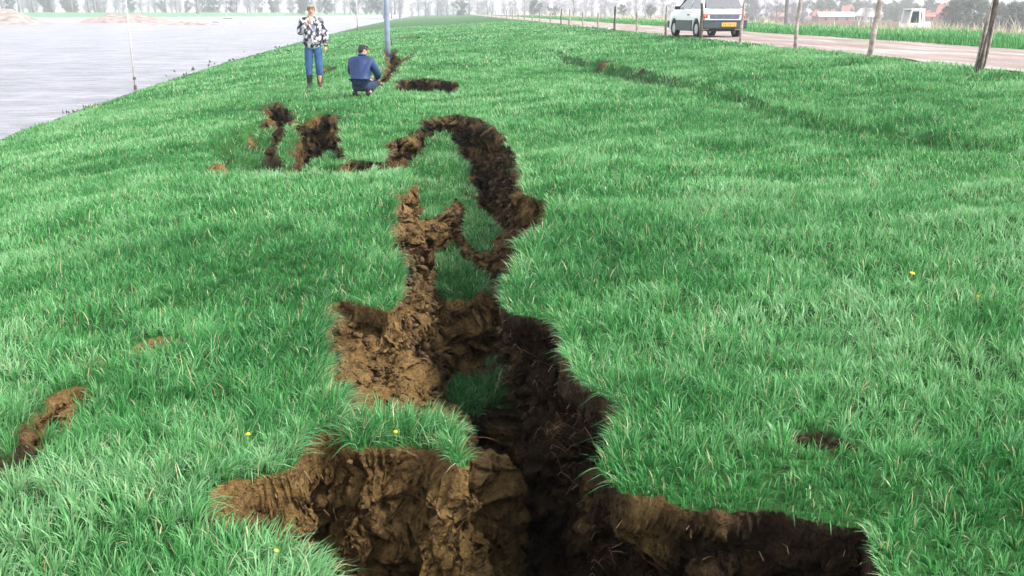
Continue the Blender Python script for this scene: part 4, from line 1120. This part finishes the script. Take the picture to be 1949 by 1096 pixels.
for wx_, wr in ((-.55, .62), (1.15, .45)):
    for sy in (-.72, .72):
        bm = bmesh.new(); bmesh.ops.create_cone(bm, cap_ends=True, segments=22, radius1=wr, radius2=wr, depth=.34, matrix=Matrix.Translation((wx_, sy, wr)) @ Matrix.Rotation(math.pi / 2, 4, 'X'))
        bmesh.ops.bevel(bm, geom=[e for e in bm.edges if e.calc_length() > .05 and abs(e.verts[0].co.y - e.verts[1].co.y) < .01], offset=.06, segments=2, affect='EDGES')
        w_ = obj_bm('wheel', bm, tyre_m, tr)
        bm = bmesh.new(); bmesh.ops.create_cone(bm, cap_ends=True, segments=18, radius1=wr * .55, radius2=wr * .5, depth=.38, matrix=Matrix.Translation((wx_, sy, wr)) @ Matrix.Rotation(math.pi / 2, 4, 'X')); obj_bm('rim', bm, mat('tractor_rim', (.5, .2, .1), .5), w_)

# ------------------------------------------------------------------ boats
boat_m = mat('white_boat_paint', (0.8, 0.79, 0.76), 0.35)
def make_boat(name, label, loc, rz, L):
    t = thing(name, label, 'boat', loc, rz)
    bm = bmesh.new()
    secs = []
    for k in range(9):
        u = k / 8; w = .5 * L * .30 * (1 - max(0, (u - .45) / .55) ** 2.2) + .01; sh = .45 + .35 * u ** 2
        x = (u - .5) * L
        secs.append([bm.verts.new((x, -w, sh)), bm.verts.new((x, -w * .85, .05)), bm.verts.new((x, 0, -.3 + .3 * max(0, u - .6))), bm.verts.new((x, w * .85, .05)), bm.verts.new((x, w, sh))])
    for a, b in zip(secs, secs[1:]):
        for j in range(4): bm.faces.new((a[j], b[j], b[j + 1], a[j + 1]))
        bm.faces.new((a[4], b[4], b[0], a[0]))
    bm.faces.new(secs[0])
    bmesh.ops.recalc_face_normals(bm, faces=bm.faces)
    obj_bm('hull', bm, boat_m, t)
    bm = bmesh.new(); add_box(bm, (-.02 * L, 0, .9), (L * .34, L * .2, .8), 0, .12); c_ = obj_bm('cabin', bm, boat_m, t)
    bm = bmesh.new(); add_box(bm, (-.02 * L, 0, 1.02), (L * .3, L * .205, .3), 0, .02); obj_bm('window', bm, dark_pl, c_)
    bm = bmesh.new(); add_tube(bm, [(-.05 * L, 0, 1.2), (-.05 * L, 0, 2.3)], [.04, .025], 6); obj_bm('mast', bm, boat_m, t)
    return t
def on_water(u, v):
    D = (EYE - WATER_Z) * FPX / (v - 24); return (u - 860) / FPX * D, D
bx, by = on_water(460, 41)
make_boat('motor_boat', 'small white motor boat under way on the far side of the river', (bx, by, WATER_Z + .05), R(12), 9.0)
foam = bpy.data.meshes.new('wake')
bm = bmesh.new()
for k in range(90):
    u = random.random(); s = random.choice((-1, 1))
    add_ball(bm, (bx - 2.5 - 9 * u + random.uniform(0, 5) * (1 - u), by + s * (0.9 + 2.2 * u) * random.random(), WATER_Z + .02), (.5 + .7 * random.random(), .3, .06 + .14 * (1 - u)), 7, 5)
tag(obj_bm('boat_wake', bm, mat('white_foam', (0.85, 0.85, 0.85), .8), None, True), 'white foaming wake around the motor boat', kind='stuff')
bx, by = on_water(266, 36)
make_boat('moored_boat', 'white boat lying behind the stony groyne on the left', (bx - 4, by + 20, WATER_Z + .6), R(5), 8.0)

# ------------------------------------------------------------------ stony groynes reaching into the river
groyne_m = mat('groyne_stone', (0.26, 0.20, 0.17), 0.9, var=0.45, var_scale=.6, bump=1.0, bump_scale=3, coords='Object')
def groyne(label, u0, u1, v, depth, hgt):
    x0, D = on_water(u0, v); x1, _ = on_water(u1, v)
    n, m_ = 60, 16
    xs = np.linspace(x0, x1, n); ysn = np.linspace(0, 1, m_)
    Xg, Yg = np.meshgrid(xs, ysn)
    prof = np.sin(np.pi * np.linspace(0, 1, n)) ** 0.6
    Zg = (WATER_Z - .3) + hgt * prof[None, :] * np.sin(np.pi * ysn)[:, None] * (1 + .35 * n2(Xg, Yg * depth, .25, 401)) + .35 * n2(Xg, Yg * depth, .8, 402) * prof[None, :]
    ii = np.arange(n * m_).reshape(m_, n)
    q = np.stack([ii[:-1, :-1], ii[:-1, 1:], ii[1:, 1:], ii[1:, :-1]], -1).reshape(-1, 4)
    tag(big_mesh('groyne', np.stack([Xg, D + Yg * depth, Zg], -1).reshape(-1, 3), [q], [groyne_m]), label, 'groyne', 'stone groynes on the far side of the river')
groyne('low stone groyne with brown bank at the left edge of the river', -120, 78, 45, 30, 3.4)
groyne('low brown stone groyne in front of the moored white boat', 172, 338, 42, 24, 2.6)
groyne('thin low sand spit beside the motor boat', 300, 440, 46, 10, 0.9)

# ------------------------------------------------------------------ trees
trunk_m = mat('tree_bark_hazed', (0.17, 0.16, 0.165), 0.95, var=0.3, var_scale=2)  # distance haze painted into trunk, leaf and twig colours, so they are paler
leaf_m = blade_material('tree_leaves_hazed', [(0, (0.10, 0.125, 0.105)), (0.5, (0.15, 0.18, 0.15)), (1, (0.21, 0.235, 0.195))], 0.3, 0.6, 0.3)
twig_m = mat('bare_twigs_hazed', (0.27, 0.25, 0.28), 0.95)
def make_tree(name, h, crown0, spread, leaves, seed, bare):
    rnd = random.Random(seed); rg = np.random.default_rng(seed)
    t = bpy.data.objects.new(name, None); COL.objects.link(t)
    bm = bmesh.new(); tips = []
    lean = rnd.uniform(-.03, .03)
    ax = [(lean * h * k / 6 + rnd.uniform(-.02, .02) * h * k / 6, rnd.uniform(-.02, .02) * h, -.3 + (h * .88 + .3) * k / 6) for k in range(7)]
    add_tube(bm, ax, [h * .024 * (1 - .85 * k / 6) + .03 for k in range(7)], 7)
    for k in range(16 if bare else 11):
        f = crown0 + (0.9 - crown0) * (k + rnd.random()) / (16 if bare else 11)
        i = min(5, int(f / .88 * 6)); p0 = Vector(ax[i]).lerp(Vector(ax[i + 1]), (f / .88 * 6) % 1)
        a = k * 2.4 + rnd.uniform(-.5, .5); ln = spread * h * (1.05 - abs(f - .55)) * rnd.uniform(.6, 1.1)
        up = ln * rnd.uniform(.35, .9)
        mid = p0 + Vector((math.cos(a) * ln * .5, math.sin(a) * ln * .5, up * .35)); end = p0 + Vector((math.cos(a) * ln, math.sin(a) * ln, up))
        add_tube(bm, [p0, mid, end], [h * .008 + .02, h * .005 + .012, .012], 5)
        for q in range(5 if bare else 3):
            s = mid.lerp(end, rnd.uniform(.1, 1)); e = s + Vector((rnd.uniform(-1, 1), rnd.uniform(-1, 1), rnd.uniform(.1, 1))) * ln * .35
            add_tube(bm, [s, s.lerp(e, .5) + Vector((0, 0, .1)), e], [.025, .018, .01], 4)
            tips.append(e)
        tips += [end, mid]
    obj_bm('trunk', bm, trunk_m, t, True)
    # crown: leaf-sized flakes (or fine twigs) gathered round the branch ends
    T = np.array([tuple(p) for p in tips])
    N = leaves
    c = T[rg.integers(0, len(T), N)] + rg.normal(0, 1, (N, 3)) * h * np.array([.055, .055, .05])
    if bare:
        L = h * rg.uniform(.03, .09, N); th = rg.uniform(0, 6.28, N)
        co, q, tr_, tt = blades(c[:, 0], c[:, 1], c[:, 2], L, np.full(N, h * .0028), np.cos(th), np.sin(th), rg.uniform(.1, .8, N), rg.random(N), 2)
    else:
        s = h * rg.uniform(.012, .03, N)
        a = rg.normal(0, 1, (N, 3)); a /= np.linalg.norm(a, axis=1)[:, None]
        b = np.cross(a, rg.normal(0, 1, (N, 3))); b /= np.linalg.norm(b, axis=1)[:, None]
        co = np.stack([c + a * s[:, None], c + b * s[:, None] * .6, c - a * s[:, None], c - b * s[:, None] * .6], 1).reshape(-1, 3)
        q = (np.arange(N)[:, None] * 4 + np.arange(4)[None]); tr_ = np.zeros((0, 3), int); tt = np.repeat(rg.random(N), 4)
    fl = [q] + ([tr_] if len(tr_) else [])
    cr_ = big_mesh('crown', co, fl, [twig_m if bare else leaf_m], {'tint': tt}, smooth=False)
    cr_.parent = t
    return t
protos = {'bushy': [make_tree('bushy_tree', 7.0, .04, .38, 6500, 3, False), make_tree('bushy_tree', 6.0, .02, .45, 6500, 8, False)],
          'bare': [make_tree('bare_tree', 12.0, .06, .24, 5200, 5, True), make_tree('bare_tree', 11.0, .1, .26, 5200, 9, True)],
          'poplar': [make_tree('tall_tree', 22.0, .42, .15, 3400, 12, True)]}
used = set()
def plant(kind, x, y, s, label, group, z=None):
    p = random.choice(protos[kind])
    o = p if p.name not in used else copy_tree(p)
    used.add(p.name)
    o.location = (x, y, (zg(x, y) if z is None else z) - .1); o.scale = (s * random.uniform(.9, 1.15), s * random.uniform(.9, 1.15), s); o.rotation_euler = (0, 0, random.uniform(0, 6.28))
    tag(o, label, 'tree', group)
def at(u, D): return (u - 860) / FPX * D
# right: bushy trees round the farms
for u, D, s in ((1545, 330, .85), (1568, 320, 1.2), (1590, 335, 1.35), (1612, 330, 1.1), (1560, 350, .9), (1632, 350, 1.1), (1660, 330, .8), (1684, 330, .95), (1702, 310, 1.0), (1722, 330, 1.15), (1760, 300, .95), (1780, 310, .85)):
    D *= 1.45; s *= 1.35
    plant('bushy', at(u, D), D, s, 'hazy bushy tree among the farm houses left of the thick split post', 'bushy trees around the distant farms')
for u, D, s in ((1815, 240, .95), (1830, 235, 1.1), (1848, 240, 1.15), (1866, 245, 1.05), (1885, 250, .9), (1905, 250, .8), (1922, 240, .85), (1940, 240, .8), (1960, 240, .9), (1800, 250, .7)):
    plant('bushy', at(u, D), D, s, 'dense bluish bushy tree behind the reeds near the right edge', 'dense bushy trees near the right edge')
for u, D, s in ((1270, 350, .6), (1300, 340, .7), (1430, 380, .8), (1450, 350, .7), (1500, 370, .75), (1520, 350, .7), (1640, 380, .7), (1470, 390, .8)):
    plant('bare', at(u, D), D, s, 'leafless hazy tree on the skyline near the white hatchback', 'leafless trees on the right skyline')
plant('poplar', at(1488, 150), 150, .75, 'single taller leafless tree with dark trunk right of the white hatchback', None)
for k in range(44):
    u = 740 + k * 12 + random.uniform(-6, 6); D = random.uniform(430, 640)
    plant('bare', at(u, D), D, random.uniform(.65, 1.15), 'pale leafless tree in the haze beyond the end of the dike', 'leafless trees beyond the end of the dike', z=-.6)
for u, D, s in ((1015, 420, 1.0), (880, 470, 1.1), (1050, 400, .7), (1180, 380, .7), (1230, 380, .7)):
    plant('bushy', at(u, D), D, s, 'greener bushy tree in the haze behind the far fence posts', 'bushy trees behind the far fence posts', z=-.6)
for k in range(30):
    u = 1400 + k * 20 + random.uniform(-7, 7); D = random.uniform(420, 560)
    plant('bushy', at(u, D), D, random.uniform(.9, 1.35), 'pale bluish tree in the far belt behind the farm houses', 'far belt of trees behind the farm houses')
# far bank
def bank_z(x, y): return 1.6
for k, (u, D) in enumerate(((405, 420), (350, 440), (62, 420), (118, 400), (92, 430), (30, 400), (150, 430), (185, 440), (215, 420), (225, 430), (5, 410), (760, 560))):
    plant('poplar', at(u, D), D, random.uniform(.9, 1.15), ['thin dark trunk standing alone on the far bank left of the boat', 'paler tall trunk just left of the lone dark trunk on the far bank'][k] if k < 2 else 'tall leafless tree in the misty row on the far bank', None if k < 2 else 'misty row of tall trees on the far bank', z=1.0)
for k in range(74):
    u = -60 + k * 11 + random.uniform(-6, 6); D = random.uniform(480, 620)
    plant(random.choice(('bare', 'bushy')), at(u, D), D, random.uniform(.8, 1.3), 'pale misty tree in the belt of woodland behind the far bank', 'woodland belt behind the far bank', z=1.2)

# ------------------------------------------------------------------ farm houses on the right skyline
wall_w = mat('white_render', (0.62, 0.62, 0.58), 0.8); wall_b = mat('brick_wall', (0.30, 0.15, 0.11), 0.9, var=0.2, var_scale=2)
roof_r = mat('red_tiles', (0.42, 0.15, 0.11), 0.8, var=0.2, var_scale=2); roof_d = mat('pale_roof', (0.55, 0.55, 0.53), 0.7); win_m = mat('dark_window', (0.05, 0.06, 0.08), 0.2)
def house(u, D, w, d, hw_, hr_, rz, wm, rm, label, chim=True):
    x = at(u, D); t = thing('farm_house', label, 'house', (x, D, zg(x, D)), rz, 'distant farm houses on the right skyline')
    bm = bmesh.new()
    pr = [(-w / 2, 0), (w / 2, 0), (w / 2, hw_), (0, hw_ + hr_), (-w / 2, hw_)]
    va = [bm.verts.new((a, -d / 2, b)) for a, b in pr]; vb = [bm.verts.new((a, d / 2, b)) for a, b in pr]
    for i in range(5):
        if i not in (2, 3): bm.faces.new((va[i], va[(i + 1) % 5], vb[(i + 1) % 5], vb[i]))
    bm.faces.new(list(reversed(va))); bm.faces.new(vb)
    bmesh.ops.recalc_face_normals(bm, faces=bm.faces)
    obj_bm('wall', bm, wm, t)
    bm = bmesh.new()
    for s in (-1, 1):
        e = .4; k = hr_ / (w / 2)
        panel(bm, [(s * (w / 2 + e), -d / 2 - .3, hw_ - e * k + .06), (0, -d / 2 - .3, hw_ + hr_ + .06), (0, d / 2 + .3, hw_ + hr_ + .06), (s * (w / 2 + e), d / 2 + .3, hw_ - e * k + .06)], .15)
    r_ = obj_bm('roof', bm, rm, t)
    if chim:
        bm = bmesh.new(); add_box(bm, (.2, d * .25, hw_ + hr_ + .4), (.7, .7, 1.2), 0, .03); obj_bm('chimney', bm, wall_b, r_)
    for k in range(2):
        bm = bmesh.new(); add_box(bm, (-w * .22 + k * w * .44, -d / 2 - .02, hw_ * .5), (1.1, .08, 1.3)); obj_bm('window', bm, win_m, t)
    for k in range(3):
        for s in (-1, 1):
            bm = bmesh.new(); add_box(bm, (s * (w / 2 + .02), -d * .3 + k * d * .3, hw_ * .5), (.08, 1.1, 1.2)); obj_bm('window', bm, win_m, t)
    bm = bmesh.new(); add_box(bm, (0, -d / 2 - .03, 1.0), (1.0, .08, 2.0)); obj_bm('door', bm, win_m, t)
house(1641, 418, 6, 9, 2.6, 2.8, R(5), wall_w, roof_d, 'small house with a pale gable facing the dike')
house(1617, 465, 7, 10, 3.2, 3.4, R(60), wall_b, roof_r, 'house with steep red roof left of the pale gable', False)
house(1582, 418, 6, 14, 2.2, 1.6, R(80), wall_b, roof_d, 'long low shed with pale roof left of the red roofed house', False)
house(1562, 449, 6, 9, 2.4, 2.6, R(40), wall_b, roof_r, 'small red roofed house at the left end of the farm row')
house(1765, 434, 6, 12, 2.2, 2.4, R(75), wall_b, roof_r, 'red roofed house just right of the tractor')
house(1803, 403, 7, 9, 3.2, 3.2, R(50), wall_b, roof_r, 'red roofed house showing above the dense trees')
house(1490, 465, 7, 13, 2.0, 1.4, R(85), wall_b, roof_r, 'low reddish shed behind the lone taller tree')

# ------------------------------------------------------------------ dandelions
stem_m = mat('dandelion_stem', (0.16, 0.26, 0.08), 0.6); yel = mat('dandelion_yellow', (0.85, 0.62, 0.02), 0.6)
def dandelion(u, v, label, drop=0.0, big=1.0):
    x, y = spot(u, v + 6, drop)
    t = thing('dandelion', label, 'flower', (x, y, zg(x, y)), random.uniform(0, 6), 'dandelions scattered in the grass')
    t.rotation_euler = (random.uniform(.1, .5), random.uniform(-.4, .4), random.uniform(0, 6))
    hh = 0.06
    big *= .34
    bm = bmesh.new(); add_tube(bm, [(0, 0, 0), (.004, 0, hh * .6), (0, .003, hh)], [.0028, .0025, .0025], 6); obj_bm('stem', bm, stem_m, t, True)
    bm = bmesh.new()
    for r_, n_, tz_ in ((.022, 16, .2), (.016, 14, .5), (.009, 10, .9)):
        for k in range(n_):
            a = k * 2 * math.pi / n_ + r_ * 50; d = Vector((math.cos(a), math.sin(a), 0)); sd_ = Vector((-d.y, d.x, 0)) * .0032 * big
            o_ = Vector((0, 0, hh)); e = o_ + d * r_ * big + Vector((0, 0, r_ * tz_ * big))
            bm.faces.new([bm.verts.new(p) for p in (o_ + d * .002 - sd_ * .5, e - sd_, e + d * .002, e + sd_, o_ + d * .002 + sd_ * .5)])
    add_ball(bm, (0, 0, hh + .003), (.008, .008, .005), 8, 6)
    obj_bm('flower_head', bm, yel, t)
dandelion(473, 858, 'bright yellow dandelion in the grass left of the turf bridge', 0, 1.2)
dandelion(752, 832, 'yellow dandelion growing on the turf bridge across the crevasse', .05, 1.0)
dandelion(1860, 598, 'yellow dandelion near the right edge of the picture', 0, 1.6)
dandelion(1728, 545, 'yellow dandelion in the upper right meadow, left of the edge one', 0, 1.6)
dandelion(1515, 320, 'yellow dandelion in the meadow below the second crack', 0, 2.6)
dandelion(512, 1082, 'yellow dandelion in the tuft at the bottom edge', 0, .9)

# ------------------------------------------------------------------ clods, crumbs and hanging roots
earth_m = mat('loose_earth', (0.12, 0.066, 0.028), 0.95, var=0.5, var_scale=30, bump=1.0, bump_scale=120)
nck = 16000
cx_, cy_ = RNG.uniform(-2.2, 1.3, nck), RNG.uniform(2.2, 13, nck) ** 1.0
cz_, ct_, ci_ = grid_at([gz, gturf, ginn], cx_, cy_)
kk = (ct_ < .3) & ((cx_ < .05) | (cy_ > 9))
cx_, cy_, cz_ = cx_[kk], cy_[kk], cz_[kk]
cv = []; cf = []; nn_ = 0
ico = bmesh.new(); bmesh.ops.create_icosphere(ico, subdivisions=2, radius=1.0)
iv = np.array([tuple(v.co) for v in ico.verts]); ico.faces.ensure_lookup_table(); if_ = np.array([[v.index for v in f.verts] for f in ico.faces]); ico.free()
for i in range(len(cx_)):
    s = (0.004 + 0.013 * RNG.random() ** 4) * min(2.0, max(1, cy_[i] / 5))
    sc = s * RNG.uniform(.7, 1.3, 3)
    p = iv * sc * (1 + .35 * n3(iv[:, 0], iv[:, 1], iv[:, 2], 1.7, i))[:, None]
    cv.append(p + np.array([cx_[i], cy_[i], cz_[i] + s * .2])); cf.append(if_ + nn_); nn_ += len(iv)
tag(big_mesh('earth_crumbs', np.concatenate(cv), [np.concatenate(cf)], [earth_m]), 'loose crumbs of earth on the crevasse walls', 'earth', kind='stuff')
stone_m = mat('pale_stone', (0.6, 0.55, 0.45), 0.8, var=.2, var_scale=40)
for u, v, dr, s, lab in ((905, 932, .9, .016, 'pale pebble stuck in the dark wall of the front pit'), (1003, 662, .5, .014, 'pale pebble in the dark east wall of the crevasse'), (640, 238, .1, .06, 'pale lump at the rim of the western pit')):
    x, y = spot(u, v, dr)
    bm = bmesh.new(); bmesh.ops.create_icosphere(bm, subdivisions=2, radius=s)
    for q in bm.verts: q.co *= random.uniform(.75, 1.2)
    o = obj_bm('pebble', bm, stone_m, None, True); o.location = (x, y, zg(x, y) + s * .3); tag(o, lab, 'stone')
# drift line at the water's edge
dl = Sward(); nd = 5200
yd = RNG.uniform(12, 110, nd); xd = np.interp(yd, _wy, _wx) + RNG.normal(-.05, .22, nd) * (1 + yd / 60)
kd = n2(xd, yd, .9, 501) + .6 * n2(xd, yd, 3, 502) > 1.0
xd, yd = xd[kd], yd[kd]; N_ = len(xd); thd = RNG.uniform(0, 6.28, N_)
dl.add(blades(xd, yd, np.maximum(grid_at([gz], xd, yd)[0], WATER_Z) + .02, RNG.uniform(.05, .16, N_) * np.clip(yd / 40, 1, 1.6), .03 * np.clip(yd / 20, 1, 3), np.cos(thd), np.sin(thd), RNG.uniform(.3, 1.3, N_), RNG.random(N_), 2))
tag(dl.build('drift_line', blade_material('drift', [(0, (.05, .07, .03)), (.6, (.10, .10, .06)), (1, (.2, .18, .12))], .1, .8, .2)), 'dark drift and tufts along the waterline', 'drift', kind='stuff')
# roots hanging from the rims
rt_ = Sward()
m_r = 60000
rx_, ry_ = RNG.uniform(-2.2, 1.6, m_r), RNG.uniform(2.0, 14, m_r)
rz_, rtf, rin, rgx_, rgy_ = grid_at([gz, gturf, ginn, grx, gry], rx_, ry_)
kk = (rin > .004) & (rin < .05) & (rtf < .6)
rx_, ry_, rz_, rgx_, rgy_ = [a[kk] for a in (rx_, ry_, rz_, rgx_, rgy_)]
N_ = len(rx_)
l_ = np.hypot(rgx_, rgy_) + 1e-6
rt_.add(blades(rx_, ry_, rz_, RNG.uniform(.03, .10, N_), np.full(N_, .0022), rgx_ / l_ + RNG.normal(0, .4, N_), rgy_ / l_ + RNG.normal(0, .4, N_), RNG.uniform(1.5, 2.2, N_), RNG.random(N_), 3))
tag(rt_.build('hanging_roots', blade_material('root_fibres', [(0, (.16, .09, .05)), (.6, (.34, .19, .11)), (1, (.55, .42, .26))], .1, .7, .3)), 'fine roots hanging from the broken turf edges', 'roots', kind='stuff')

# ------------------------------------------------------------------ spring haze
bm = bmesh.new(); add_box(bm, (0, 620, 12.4), (1900, 1400, 34.8))
hz = bpy.data.materials.new('haze'); hz.use_nodes = True
n = hz.node_tree.nodes; n.remove(n['Principled BSDF'])
pv = n.new('ShaderNodeVolumePrincipled'); pv.inputs['Color'].default_value = (.95, .97, 1, 1); pv.inputs['Density'].default_value = 0.0006; pv.inputs['Anisotropy'].default_value = 0.2
hz.node_tree.links.new(pv.outputs[0], n['Material Output'].inputs['Volume'])
tag(obj_bm('haze', bm, hz), 'pale spring haze over river and fields', kind='stuff')
